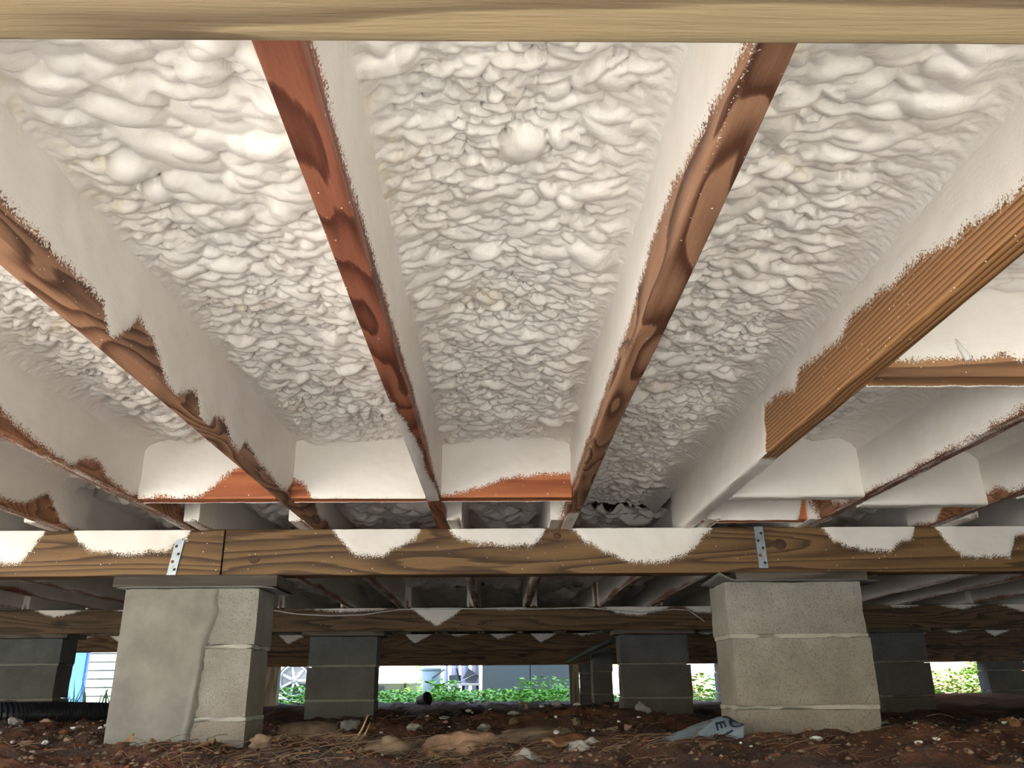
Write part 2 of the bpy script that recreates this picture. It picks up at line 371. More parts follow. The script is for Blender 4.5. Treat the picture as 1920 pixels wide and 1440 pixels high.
# ------------------------------------------------------------------ lumber: a rounded board with real foam build-up
def lumber(name, axis, a0, a1, c0, c1, z0, z1, mat, foam=None, res=0.012, rz=0.007, thick=0.004, warp=0.0, seed=0, parent=None):
    """axis 'Y': runs a0..a1 along Y and c0..c1 across X. axis 'X': runs along X, c across Y.
    foam(side, t, h, c) -> signed cover; side 0 low-c face, 1 bottom, 2 high-c face, 3 top."""
    hw, hh, r = (c1-c0)/2, (z1-z0), 0.003
    cm = (c0+c1)/2
    pr = []                                    # (c, z, nc, nz, side)
    nz_ = max(2, int((hh-2*r)/rz)); nb = max(2, int((2*hw-2*r)/rz))
    for i in range(nz_+1): pr.append((-hw, z1-r-(hh-2*r)*i/nz_, -1, 0, 0))
    pr.append((-hw+r*0.3, z0+r*0.3, -.707, -.707, 0))
    for i in range(nb+1): pr.append((-hw+r+(2*hw-2*r)*i/nb, z0, 0, -1, 1))
    pr.append((hw-r*0.3, z0+r*0.3, .707, -.707, 2))
    for i in range(nz_+1): pr.append((hw, z0+r+(hh-2*r)*i/nz_, 1, 0, 2))
    pr.append((hw-r, z1, 0, 1, 3)); pr.append((-hw+r, z1, 0, 1, 3))
    pr = np.array(pr, float)
    nt_ = max(2, int((a1-a0)/res))
    t = np.linspace(a0, a1, nt_+1)
    T = t[:, None]*np.ones((1, len(pr))); Cc = pr[None, :, 0]*np.ones((len(t), 1)); Z = pr[None, :, 1]*np.ones((len(t), 1))
    S = pr[:, 4].astype(int)
    A = np.full(T.shape, -3.0)
    if foam is not None:
        for s in (0, 1, 2):
            q = S == s
            A[:, q] = foam(s, T[:, q], Z[:, q]-z0, Cc[:, q]/hw)
    d = thick*sstep(-0.2, 2.2, A)*(0.6+0.8*fbm(T*38, (Cc+Z)*38, seed+5, 3))
    Cc = Cc+pr[None, :, 2]*d; Zd = Z+pr[None, :, 3]*d
    wob = warp*(fbm(T*1.3, T*0+seed*3.3, seed, 2)-0.5)
    Cc = Cc+cm+wob
    # small edge wear
    wear = 0.0025*(fbm(T*9, Z*30, seed+9, 2)-0.5)
    Zd = Zd+np.where(pr[None, :, 4] == 1, wear, 0)
    org = ((a0+a1)/2, cm, z0) if axis == 'X' else (cm, (a0+a1)/2, z0)
    V = np.stack([T, Cc, Zd], -1) if axis == 'X' else np.stack([Cc, T, Zd], -1)
    V = V-np.array(org)
    Fc = grid_faces(len(t), len(pr), True)
    if axis == 'Y': Fc = Fc[:, ::-1]
    V = V.reshape(-1, 3); A = A.ravel()
    me = mesh_np(name, V, Fc, A)
    bm = bmesh.new(); bm.from_mesh(me); bm.verts.ensure_lookup_table()
    n = len(pr)
    for ring in (range(n), range(len(t)*n-n, len(t)*n)):
        try: bm.faces.new([bm.verts[i] for i in ring])
        except ValueError: pass
    bmesh.ops.recalc_face_normals(bm, faces=bm.faces); bm.to_mesh(me); bm.free()
    try: me.set_sharp_from_angle(angle=math.radians(50))
    except Exception: pass
    return link(name, me, mat, parent, org)
def curve_cover(pts, soft=0.012, jitter=0.010, seed=0, freq=24):
    """boundary height h = f(t): foam above it."""
    P = np.array(sorted(pts), float)
    def f(t, h):
        b = np.interp(t, P[:, 0], P[:, 1]) + jitter*(fbm(t*freq, t*0+seed, seed, 3)-0.5)*2
        return np.clip((h-b)/soft, -3, 3)
    return f
def patch_cover(patches, hgt, soft=0.012, jitter=0.006, seed=0):
    """patches: lists of (x, depth below the top edge)."""
    def f(t, h):
        a = np.full(t.shape, -3.0)
        for P in patches:
            P = np.array(P, float)
            dep = np.interp(t, P[:, 0], P[:, 1], left=-0.05, right=-0.05)+jitter*(fbm(t*40, t*0+seed, seed, 3)-0.5)*2
            dx = np.minimum(t-P[0, 0], P[-1, 0]-t)
            v = np.minimum((dep-(hgt-h))/soft, dx/0.006+0.4)
            a = np.maximum(a, v)
        return np.clip(a, -3, 3)
    return f
NONE = lambda t, h: np.full(t.shape, -3.0)
FULL = lambda t, h: np.full(t.shape, 3.0)
def sides(left=None, bottom=None, right=None):
    def f(s, t, h, c):
        g = (left, bottom, right)[s]
        if g is None: return np.full(t.shape, -3.0)
        return g(t, c) if s == 1 else g(t, h)
    return f

# ------------------------------------------------------------------ foam in a joist bay
ZJ = 0.64            # joist bottoms
JH = 0.235           # joist height
def foam_bay(name, x0, x1, y0, y1, lev, rad, res, seed, label, group=None, passes=3, edge=0.034, amp=1.18, fillet=0.03, xe=(1, 1), lobes=()):
    rng = np.random.RandomState(seed)
    nx = max(8, int((x1-x0)/res)); ny = max(8, int((y1-y0)/res))
    xs = np.linspace(x0, x1, nx+1); ys = np.linspace(y0, y1, ny+1)
    X, Y = np.meshgrid(xs, ys)
    wx = X+0.016*(fbm(X*22, Y*22, seed+1, 2)-0.5)+0.0035*(fbm(X*60, Y*60, seed+4, 2)-0.5)
    wy = Y+0.018*(fbm(X*20, Y*20, seed+2, 2)-0.5)+0.0035*(fbm(X*60, Y*60, seed+3, 2)-0.5)
    Hh = np.full(X.shape, -0.008)
    dx = xs[1]-xs[0]; dy = ys[1]-ys[0]
    def raster(bx, by, a, b, base, hgt, rot, tilt):
        mrg = 0.03
        i0 = max(0, int((by-max(a, b)*1.1-mrg-y0)/dy)); i1 = min(ny+1, int((by+max(a, b)*1.1+mrg-y0)/dy)+2)
        j0 = max(0, int((bx-max(a, b)*1.1-mrg-x0)/dx)); j1 = min(nx+1, int((bx+max(a, b)*1.1+mrg-x0)/dx)+2)
        if i1 <= i0 or j1 <= j0: return
        px = wx[i0:i1, j0:j1]-bx; py = wy[i0:i1, j0:j1]-by
        c, s = math.cos(rot), math.sin(rot)
        u = (px*c+py*s)/a; v = (-px*s+py*c)/b
        q = u*u+v*v
        h = base+hgt*(np.sqrt(np.maximum(0, 1-q))-0.25)+tilt*v*hgt
        w_ = Hh[i0:i1, j0:j1]
        np.maximum(w_, np.where(q < 1, h, -1), out=w_)
    # domes first, then smaller ones that fill the creases between them
    for ps, (cov, rs_, lo_) in enumerate(((1.5, 1.0, 0.0), (1.5, 0.62, -0.25), (0.7, 0.40, -0.35))[:passes]):
        y = y0; band = 0.08
        while y < y1:
            r = rad(y+band/2)*rs_
            n = int((x1-x0)*min(band, y1-y)/(r*r*3.2)*cov)
            for k in range(n):
                bx = rng.uniform(x0, x1); by = y+rng.uniform(0, band)
                z = float(vnoise(bx*6.0, by*6.0, seed+31))
                rr = min(r*float(np.exp(rng.normal(0, 0.30)))*(0.55+0.55*z+0.2*z*z), 0.04)
                raster(bx, by, rr*rng.uniform(1.05, 2.2), rr*rng.uniform(0.65, 1.0), (lo_+rng.uniform(-0.2, 0.35))*r/rs_, rr*rng.uniform(0.7, 1.0), rng.normal(0, 0.4), rng.uniform(-0.30, 0.0))
            y += band
    for (bx, by, a, b, base, hgt, rot) in lobes: raster(bx, by, a, b, base, hgt, rot, -0.2)
    if res < 0.005:
        Bl = Hh.copy()
        Bl[1:-1, 1:-1] = (Hh[1:-1, 1:-1]*4+2*(Hh[:-2, 1:-1]+Hh[2:, 1:-1]+Hh[1:-1, :-2]+Hh[1:-1, 2:])+Hh[:-2, :-2]+Hh[2:, 2:]+Hh[:-2, 2:]+Hh[2:, :-2])/16
        mx = sstep(0.25, 0.75, fbm(X*7, Y*7, seed+44, 2)); Hh = Hh*(1-0.4*mx)+Bl*0.4*mx
    small = fbm(X*42, Y*75, seed+6, 3)-0.5
    Hh = Hh+0.0045*small*np.clip(fbm(X*8, Y*8, seed+12, 2)*1.8-0.4, 0.1, 1)
    # distance to the joists on either side
    jag = 0.016*(fbm(Y*22, X*0+2, seed+8, 3)-0.5)*2
    dl = (X-x0)+jag; dr = (x1-X)+jag
    e = np.minimum(sstep(0.28*edge*xe[0]-0.008, edge*xe[0], dl), sstep(0.28*edge*xe[1]-0.008, edge*xe[1], dr))
    e = e*0.96+0.04
    fx = fillet*(np.exp(-np.maximum(X-x0, 0)/(0.012+0.008*xe[0]))+np.exp(-np.maximum(x1-X, 0)/(0.012+0.008*xe[1])))
    sag = 0.014*(fbm(X*5, Y*4, seed+21, 2)-0.5)*2
    fine = 0.0034*(fbm(X*120, Y*120, seed+14, 2)-0.5)*(1.4-e)
    L = np.interp(Y, [p_[0] for p_ in lev], [p_[1] for p_ in lev])
    Z = ZJ+L-sag*e-fx-amp*(1+0.4*sstep(0.9, 1.7, Y))*Hh*e-fine
    org = np.array([(x0+x1)/2, (y0+y1)/2, ZJ+JH])
    V = np.stack([X, Y, Z], -1)-org
    Fc = grid_faces(ny+1, nx+1)[:, ::-1]
    o = link(name, mesh_np(name, V.reshape(-1, 3), Fc), M['foam'], None, tuple(org))
    tag(o, label, 'insulation', group); return o

# ------------------------------------------------------------------ the setting: dirt, yard, subfloor, house above
XL, XLN, XR, YN, YNL, YF = -11.0, -2.2, 8.5, -0.45, 1.05, 9.3  # house outline; left notch and near edge invented to let daylight in
def varspace(lo, hi, f0, f1, fine, coarse):
    a = [lo]
    while a[-1] < hi:
        x = a[-1]; d = 0 if f0 <= x <= f1 else (f0-x if x < f0 else x-f1)
        a.append(x+min(coarse, fine+d*0.12))
    return np.array(a)
gx = varspace(-7.4, XR+0.4, -1.9, 1.9, 0.016, 0.35); gy = varspace(0.9, YF+0.6, 1.9, 3.6, 0.014, 0.25)
GX, GY = np.meshgrid(gx, gy)
def ground_h(x, y):
    h = 0.055*(fbm(x*1.6, y*1.6, 3, 3)-0.5)+0.060*(fbm(x*6, y*6, 5, 3)-0.5)+0.034*(fbm(x*17, y*17, 8, 3)-0.5)
    rid = 1-np.abs(fbm(x*9, y*11, 15, 3)-0.5)*4
    h = h+0.016*np.clip(rid, 0, 1)
    h = h+0.07*np.exp(-((x-4.6)/1.3)**2-((y-8.9)/0.5)**2)           # heap by the right-hand opening
    h = h+0.025*np.exp(-((x+1.9)/0.6)**2-((y-3.4)/0.7)**2)           # rubble rise beside the left pier
    h = h+0.05*np.exp(-((x-.35)/.45)**2-((y-3.7)/.25)**2)+0.035*np.exp(-((x-1.5)/.5)**2-((y-2.55)/.2)**2)+0.03*np.exp(-((x+.45)/.4)**2-((y-3.9)/.25)**2)
    fade = sstep(1.2, 1.9, y); return h*(0.25+0.75*fade)-0.004
GZ = ground_h(GX, GY)
fl = link('floor', mesh_np('floor', np.stack([GX, GY, GZ], -1).reshape(-1, 3), grid_faces(len(gy), len(gx))), M['dirt'])
tag(fl, 'lumpy red clay dirt floor of the crawl space', kind='structure')
def gz(x, y): return float(ground_h(np.array([x]), np.array([y]))[0])

def plain(name, mat, *bx, parent=None):
    b = MB()
    for q in bx: b.box(*q)
    return b.build(name, mat, parent)
yd = plain('yard_ground', M['yard'], (-40, 40, -40, 40, -0.30, -0.03)); tag(yd, 'pale yard around the house, coloured to bounce daylight under the floor', kind='structure')  # also replaces the dirt near the camera, for a paler bounce
lw = plain('lawn', M['lawn'], (-3.6, 12, YF+0.3, 20, -0.10, -0.012)); tag(lw, 'shaded lawn beyond the far openings', kind='structure')
cl = plain('ceiling', M['subfloor'], (XLN, XR, YN, YF, ZJ+JH, ZJ+JH+0.02), (XL, XLN, YNL, YF, ZJ+JH, ZJ+JH+0.02)); tag(cl, 'subfloor sheathing above the foam', kind='structure')
for nm, b_ in (('wall_near', (XLN, XR, YN, YN+0.15, ZJ+JH+0.02, 10.0)), ('wall_far', (XL, XR, YF-0.15, YF, ZJ+JH+0.02, 10.0)),
               ('wall_right', (XR-0.15, XR, YN+0.15, YF-0.15, ZJ+JH+0.02, 10.0)), ('wall_left', (XL, XL+0.15, YNL, YF-0.15, ZJ+JH+0.02, 10.0)),
               ('wall_notch', (XLN, XLN+0.15, YN+0.15, YNL, ZJ+JH+0.02, 10.0)), ('roof', (XL, XR, YN, YF, 10.0, 10.2))):
    tag(plain(nm, M['exterior'], b_), 'unseen house shell above the crawl space, sized to shade the far yard', kind='structure')  # height and width set so the shell throws shade on the far yard

for nm, b_ in (('trim_1', (XL, XR, YF-.04, YF, ZJ, ZJ+JH)), ('trim_2', (XL, XL+.04, YNL, YF-.04, ZJ, ZJ+JH)), ('trim_3', (XR-.04, XR, YN, YF-.04, ZJ, ZJ+JH)), ('skirt_light_block', (0.9, XR-.04, YN, YN+.04, .0, ZJ+JH))):  # last one is an unseen skirt added to block light from behind right
    tag(plain(nm, M['beam_shaded'], b_), 'board closing the outer edge of the floor frame, the near right one added to block light', kind='structure')
# ------------------------------------------------------------------ joists of the near span
W = 0.038
Y0, Y1 = -0.40, 2.72
c_gen = curve_cover([(0, .03), (1.0, .028), (1.5, .02), (2.7, .01)], seed=41)
JA = lumber('floor_joist', 'Y', Y0, Y1, -.190, -.152, ZJ, ZJ+JH, M['joist_red'], sides(
    c_gen,
    lambda t, c: np.clip((np.interp(t, [1.26, 1.46, 1.63, 1.9, 2.1, 2.18, 2.22], [-1.3, -.2, .5, .65, 1.3, 1.3, -1.6])+0.5*(fbm(t*30, t*0, 3, 3)-.5)-c)/0.25, -3, 3),
    curve_cover([(.4, .03), (.56, .027), (.69, .018), (.93, .024), (1.16, .023), (1.41, .026), (1.71, .021), (1.96, .004), (2.3, .012), (2.7, .03)], soft=.008, jitter=.004, seed=1)), warp=.008, seed=1)
tag(JA, 'reddish-brown bare-bottomed joist just left of the centre bay, foam film near its far end', 'joist', 'floor joists of the near span')
JB = lumber('floor_joist', 'Y', Y0, Y1, .197, .235, ZJ, ZJ+JH, M['joist_brown'], sides(
    curve_cover([(.4, -.01), (.54, .004), (.62, .02), (.7, .035), (.8, .056), (.92, .06), (1.17, .036), (1.4, .03), (1.78, .027), (2.28, .03), (2.7, .04)], soft=.008, jitter=.006, seed=2),
    lambda t, c: np.clip(np.maximum((np.interp(t, [.4, .55, .75, .9], [-.5, -.75, -1.0, -1.6])-c)/.35, np.maximum((t-2.36)/.02, (c-np.interp(t, [1.3, 1.38, 1.6, 1.7, 1.9], [2, .75, .9, .7, 2]))/.3)), -3, 2.5),
    c_gen), warp=.008, seed=2)
tag(JB, 'knotty brown joist just right of the centre bay with speckled foam edge', 'joist', 'floor joists of the near span')
JC = lumber('floor_joist', 'Y', Y0, Y1, .579, .617, ZJ, ZJ+JH, M['joist_orange'], sides(
    curve_cover([(.5, .02), (.78, .034), (.91, .05), (1.04, .07), (1.22, .092), (1.28, .075), (1.48, .095), (1.52, .064), (1.64, .095), (1.70, .09), (1.725, -.02), (2.7, -.04)], soft=.011, jitter=.008, seed=3),
    lambda t, c: np.clip((t-1.76)/.02, -3, 2.0), c_gen), warp=.006, seed=3)
tag(JC, 'orange-brown joist with bold striped grain, bare until foam swallows its far end', 'joist', 'floor joists of the near span')
JD = lumber('floor_joist', 'Y', Y0, Y1, -.584, -.546, ZJ, ZJ+JH, M['joist_brown'], sides(
    c_gen, lambda t, c: np.clip((c-np.interp(t, [0, 1.4, 1.6, 1.9, 2.7], [2, 1.6, .9, .7, 1.5]))/.3, -3, 1),
    curve_cover([(.5, .045), (.8, .036), (.91, .032), (1.05, .03), (1.08, -.004), (1.10, -.006), (1.14, .03), (1.16, .058), (1.23, .043), (1.29, .004), (1.34, -.006), (1.38, .016), (1.43, .033), (1.46, -.004), (1.51, -.012), (1.53, .013), (1.59, .037), (1.64, .001), (1.69, -.006), (1.74, .025), (1.87, .012), (2.05, -.003), (2.12, .01), (2.23, .075), (2.36, .097), (2.5, .02), (2.7, .02)], soft=.010, jitter=.006, seed=4)), warp=.006, seed=4)
tag(JD, 'brown joist left of centre with bare saw-tooth patches below its foam', 'joist', 'floor joists of the near span')
JF = lumber('floor_joist', 'Y', Y0, Y1, -.985, -.947, ZJ, ZJ+JH, M['joist_dark'], sides(
    c_gen, lambda t, c: np.clip(-.2+1.3*(fbm(t*9, c*2, 9, 3)-.35)*2*sstep(1.55, 1.7, t), -3, 1.4),
    curve_cover([(.5, .05), (1.51, .036), (1.57, .015), (1.8, -.011), (1.84, .017), (1.92, .034), (1.99, .002), (2.1, -.004), (2.21, .01), (2.37, .1), (2.41, .046), (2.7, .01)], seed=5)), warp=.006, seed=5)
tag(JF, 'far-left joist with a grey foam film along its underside and two brown bare spots', 'joist', 'floor joists of the near span')
JE = lumber('floor_joist', 'Y', Y0, Y1, .970, 1.008, ZJ, ZJ+JH, M['joist_dark'], sides(
    curve_cover([(.5, .01), (1.6, -.004), (2.2, -.004), (2.36, .01), (2.40, .10), (2.46, .10), (2.5, .02), (2.7, .02)], jitter=.008, seed=6),
    lambda t, c: np.clip(1.2*(fbm(t*8, c*2, 10, 3)-.42)*3, -3, 1.2), c_gen), warp=.006, seed=6)
tag(JE, 'foam-white joist at right with a thin dark underside, next to the striped one', 'joist', 'floor joists of the near span')
for k, (x, lab) in enumerate(((1.36, 'foam-covered joist second from the right edge, ending above the right pier'), (1.75, 'foam-covered joist at the right edge of the near span'),
                              (-1.375, 'dim foam-smeared joist at the left edge, ending at the beam'), (-1.765, 'outermost left joist of the near span, mostly out of view'),
                              (2.14, 'outermost right joist of the near span, mostly out of view'))):
    o = lumber('floor_joist', 'Y', Y0, Y1, x, x+W, ZJ, ZJ+JH, M['joist_dark'], sides(
        curve_cover([(.5, .02), (2.0, .0), (2.3, .02), (2.42, .06), (2.55, .0)], jitter=.02, seed=50+k, freq=9), lambda t, c: np.clip((fbm(t*8, c*2, 10, 3)-.42)*3, -3, 1.2),
        curve_cover([(.5, .03), (1.9, .0), (2.3, .02), (2.45, .08), (2.55, .01)], jitter=.02, seed=60+k, freq=9)), res=.016, warp=.006, seed=10+k)
    tag(o, lab, 'joist', 'floor joists of the near span')

# ------------------------------------------------------------------ foam between them
lump = lambda *kv: (lambda y: float(np.interp(y, [a for a, b in kv], [b for a, b in kv])))
rs = np.random.RandomState(5)
big = [(rs.uniform(-.50, -.26), rs.uniform(.55, 1.02), rs.uniform(.022, .042), rs.uniform(.016, .028), rs.uniform(-.004, .010), rs.uniform(.014, .026), rs.normal(0, .5)) for _ in range(46)]
foam_bay('foam_insulation', -.547, -.189, .40, 2.19, [(.5, .145), (.9, .15), (1.4, .162), (2.2, .165)], lump((.4, .021), (.9, .019), (1.1, .0125), (2.2, .0105)), .0028, 11,
         'cream spray foam with the largest whipped lumps, in the bay left of the reddish joist', edge=.045, xe=(1.2, .6), lobes=big, fillet=.012)
foam_bay('foam_insulation', -.153, .198, .40, 2.19, [(.5, .163), (2.2, .168)], lump((.4, .0160), (.8, .0130), (1.4, .0110), (2.2, .0095)), .0026, 12,
         'cream spray foam filling the centre bay between the reddish and the knotty joist', xe=(.8, 1.5),
         lobes=[(.032, .86, .026, .036, .006, .022, .3), (.075, .85, .016, .022, .006, .016, -.2), (.10, .98, .022, .02, .006, .018, 0), (-.02, 1.14, .024, .020, .004, .022, 0)])
foam_bay('foam_insulation', .234, .580, .40, 3.05, [(.5, .16), (1.2, .17), (2.7, .172)], lump((.4, .0165), (.9, .0135), (1.5, .0105), (2.7, .0095)), .0028, 13,
         'cream spray foam in the bay between the knotty and the striped joist', edge=.05, xe=(.6, 1.8), fillet=.045)
foam_bay('foam_insulation', -.948, -.583, .60, 2.19, [(.5, .155), (2.2, .165)], lump((.4, .013), (2.2, .0095)), .0034, 14,
         'shaded spray foam in the bay left of the saw-tooth joist', edge=.05, xe=(2.0, .7), fillet=.04)
foam_bay('foam_insulation', .616, .971, .60, 2.17, [(.5, .16), (2.2, .165)], lump((.4, .013), (2.2, .0095)), .0034, 15,
         'spray foam in the bay right of the striped joist, cut by a bare-edged blocking board', edge=.05, xe=(.7, 2.4), fillet=.05)
for k, (a, b, lab) in enumerate(((1.007, 1.361, 'smooth grey-green foam in the second bay from the right edge'), (1.397, 1.751, 'shaded foam in the bay at the right edge'), (1.787, 2.141, 'foam in the outermost right bay, mostly out of view'),
                            (-1.338, -.984, 'smooth shaded foam in the bay at the left edge'), (-1.728, -1.374, 'foam in the outermost left bay, mostly out of view'))):
    foam_bay('foam_insulation', a, b, 1.0, 2.6, [(.5, .15), (2.6, .16)], lump((.4, .013), (2.6, .011)), .006, 16+k, lab, edge=.07, xe=(1.6, 1.6), fillet=.05)

# ------------------------------------------------------------------ blocking boards between the joists
def blocking(x0, x1, y, label, front, bottom=None, hgt=.20, zoff=0.0, mat='block_wood', seed=0):
    o = lumber('blocking_board', 'X', x0, x1, y, y+.038, ZJ+zoff, ZJ+hgt, M[mat], sides(front, bottom, FULL), res=.008, rz=.006, seed=seed, thick=.005)
    return tag(o, label, 'blocking', 'blocking boards between joists')
blocking(-.151, .196, 2.165, 'orange-red blocking board in the centre bay, bare along its lower edge', curve_cover([(-.16, .002), (-.10, .008), (-.05, .022), (0, .042), (.05, .052), (.10, .057), (.2, .06)], jitter=.006, soft=.009, seed=21), seed=21)
blocking(-.545, -.191, 2.165, 'foam-white blocking board in the bay left of the centre bay', curve_cover([(-.55, .05), (-.51, .03), (-.49, -.01), (-.18, -.02)], jitter=.004, seed=22), seed=22)
blocking(-.946, -.585, 2.165, 'blocking board half foam and half orange wood, behind the saw-tooth joist', curve_cover([(-.95, .0), (-.79, -.004), (-.76, .018), (-.73, .05), (-.70, .075), (-.58, .10)], jitter=.006, seed=23), seed=23)
blocking(.618, .969, 1.258, 'nearest blocking board at right, bare brown lower edge under white foam', curve_cover([(.6, .030), (1.0, .028)], jitter=.008, soft=.008, seed=24), mat='block_brown', seed=24)
blocking(.618, .969, 2.15, 'foam-covered blocking board right of the striped joist', FULL, FULL, seed=25)
blocking(.618, .969, 2.49, 'foam-faced board standing on the beam, orange wood bare at its right end', curve_cover([(.6, -.02), (.905, -.02), (.93, .06), (.94, .22), (.97, .25)], jitter=.004, seed=26), seed=26)
blocking(1.009, 1.359, 2.26, 'foam-covered blocking board in the second bay from the right edge', FULL, FULL, seed=27)
blocking(1.399, 1.749, 2.15, 'foam-covered blocking board in the bay at the right edge', FULL, FULL, seed=28)

nb_ = [o for o in COL.objects if o.get('label', '').startswith('nearest blocking')][0]
dz_ = Vector((.757, 1.2555, .705))-nb_.location
MB().tube([dz_, dz_+Vector((.004, -.004, -.016)), dz_+Vector((.010, -.006, -.030)), dz_+Vector((.011, -.006, -.040))], [.003, .004, .006, .004], 8).build('foam_drip', M['crumb'], nb_)
# ------------------------------------------------------------------ beams across the joists
ZB = 0.498
NB = lumber('support_beam', 'X', -1.72, 2.1, .284, .3605, ZB, ZJ, M['beam_near'], None, res=.02, seed=31)
tag(NB, 'pale treated beam crossing the very top of the picture close to the camera', 'beam', 'support beams')
pb = [[(-1.62, .11), (-1.53, .107), (-1.466, .105), (-1.404, .0)], [(-1.327, .0), (-1.306, .043), (-1.26, .073), (-1.152, .082), (-1.031, .069), (-.969, .037), (-.956, .0)],
      [(-.525, .0), (-.462, .072), (-.44, .089), (-.362, .091), (-.314, .065), (-.257, .04), (-.233, .0)], [(-.166, .0), (-.132, .036), (-.09, .05), (.043, .062), (.11, .059), (.136, .034), (.153, .0)],
      [(.22, .0), (.278, .051), (.326, .081), (.408, .11), (.508, .114), (.576, .094), (.63, .053), (.684, .0)], [(1.02, .0), (1.052, .047), (1.099, .072), (1.232, .086), (1.271, .056), (1.306, .048), (1.326, .0)],
      [(1.381, .0), (1.422, .066), (1.457, .102), (1.609, .103), (1.636, .041), (1.667, .033), (1.75, .0)]]
B1 = lumber('support_beam', 'X', -3.9, -.856, 2.612, 2.69, ZB, ZJ, M['beam'], sides(patch_cover(pb, .142, seed=3), None, None), res=.008, seed=32, thick=.006)
tag(B1, 'treated beam on the left pier, its cut end showing beside a steel strap', 'beam', 'support beams')
B2 = lumber('support_beam', 'X', -.850, 4.2, 2.612, 2.69, ZB, ZJ, M['beam'], sides(patch_cover(pb, .142, seed=3), None, None), res=.008, seed=33, thick=.006)
tag(B2, 'long treated beam spanning between the two front piers with white foam scallops', 'beam', 'support beams')
pb2 = [[(-1.25, .0), (-1.1, .02), (-.978, .028), (-.75, .02), (-.631, .0)], [(-.56, .0), (-.531, .02), (-.445, .083), (-.378, .115), (-.296, .068), (-.208, .0)], [(-.12, .0), (.086, .026), (.23, .0)],
       [(.60, .0), (.657, .01), (.755, .045), (.888, .059), (1.024, .03), (1.11, .0)], [(1.146, .0), (1.226, .04), (1.342, .05), (1.345, .0)], [(2.40, .0), (2.544, .025), (2.68, .0)],
       [(2.75, .0), (2.916, .034), (3.10, .0)], [(3.15, .0), (3.32, .055), (3.5, .0)], [(-2.9, .0), (-2.75, .05), (-2.55, .0)], [(-2.45, .0), (-2.2, .035), (-1.95, .0)]]
B3 = lumber('support_beam', 'X', -5.2, 6.0, 5.37, 5.45, ZB, ZJ, M['beam_shaded'], sides(patch_cover(pb2, .142, seed=6), None, None), res=.014, seed=34, thick=.008)
tag(B3, 'dim second-row beam behind the front piers with a wire sagging along it', 'beam', 'support beams')
pb3 = [[(x, 0), (x+.1, .03+.03*(k % 3)), (x+.28, 0)] for k, x in enumerate(np.arange(-4, 6, .39))]
B4 = lumber('support_beam', 'X', -6.0, 7.5, 8.1, 8.18, ZB, ZJ, M['beam_shaded'], sides(patch_cover(pb3, .142, seed=8), None, None), res=.02, seed=35, thick=.008)
tag(B4, 'dark third-row beam deep under the house', 'beam', 'support beams')
B5 = lumber('support_beam', 'X', -3.0, 7.9, 9.20, 9.28, .385, ZJ, M['beam_shaded'], None, res=.05, seed=36)
tag(B5, 'dark rim beam along the far edge of the house above the openings', 'beam', 'support beams')

M['knot'] = mat_simple('dark_wood_knot', (0.07, 0.035, 0.018), 0.7, var=0.4, scale=60)
for kx, kz, kr in ((-.755, .546, .013), (.885, .585, .017), (.185, .615, .010)):
    Mk = Matrix.Translation(Vector((kx, 2.6125, kz))-B2.location) @ Matrix.Rotation(math.pi/2, 4, 'X') @ Matrix.Diagonal((1.3, 1, 1, 1))
    MB().lathe([(kr, 0), (kr*.9, .0016), (kr*.62, .0012), (kr*.5, .0022), (kr*.12, .0026)], 18, Mk).build('wood_knot', M['knot'], B2)
# ------------------------------------------------------------------ joists and foam of the dim spans behind
for sp, (ya, yb, off, lab) in enumerate(((2.47, 5.52, 1, 'dim foam-smeared joist in the span behind the front beam'), (5.30, 9.26, 0, 'dark joist in the deepest span under the house'))):
    xs_ = [-.171+.39*k for k in range(-8, 12)]
    for k, x in enumerate(xs_):
        xx = x+(.039 if (off and k % 2 == 0) else (-.039 if off else 0.0))
        if not off: xx = x
        if abs(x) > (3.3 if sp == 0 else 5): continue
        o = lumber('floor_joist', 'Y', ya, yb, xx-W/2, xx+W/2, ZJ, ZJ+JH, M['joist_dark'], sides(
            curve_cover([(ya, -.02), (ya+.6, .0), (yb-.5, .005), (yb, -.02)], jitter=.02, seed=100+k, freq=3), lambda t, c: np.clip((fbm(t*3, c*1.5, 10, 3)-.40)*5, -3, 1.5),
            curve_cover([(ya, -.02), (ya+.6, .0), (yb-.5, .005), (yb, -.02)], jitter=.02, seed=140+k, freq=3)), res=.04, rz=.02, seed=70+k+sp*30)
        tag(o, lab, 'joist', lab)
        if sp == 0 and k < len(xs_)-1:
            a = xx+W/2; b = xs_[k+1]+(.039 if (k+1) % 2 == 0 else -.039)-W/2
            foam_bay('foam_insulation', a-.002, b+.002, (3.03 if abs(a-.2) < .1 else 2.21 if -1 < a < .95 else 2.61), 5.36, [(2, .16), (5.4, .165)], lump((2, .015), (3, .022), (5, .028)), .012 if abs(x) > 1 else .009, 200+k,
                     'shadowed spray foam in a bay behind the front beam', 'foam bays behind the front beam', passes=2 if abs(x) < 1 else 1, edge=.05)
        elif sp == 1 and k < len(xs_)-1:
            foam_bay('foam_insulation', xx+W/2-.002, xs_[k+1]-W/2+.002, 5.4, 9.2, [(2, .16), (9.4, .165)], lump((2, .03), (9, .03)), .03, 240+k,
                     'dark spray foam in a bay of the deepest span', 'foam bays of the deepest span', passes=1, edge=.05)

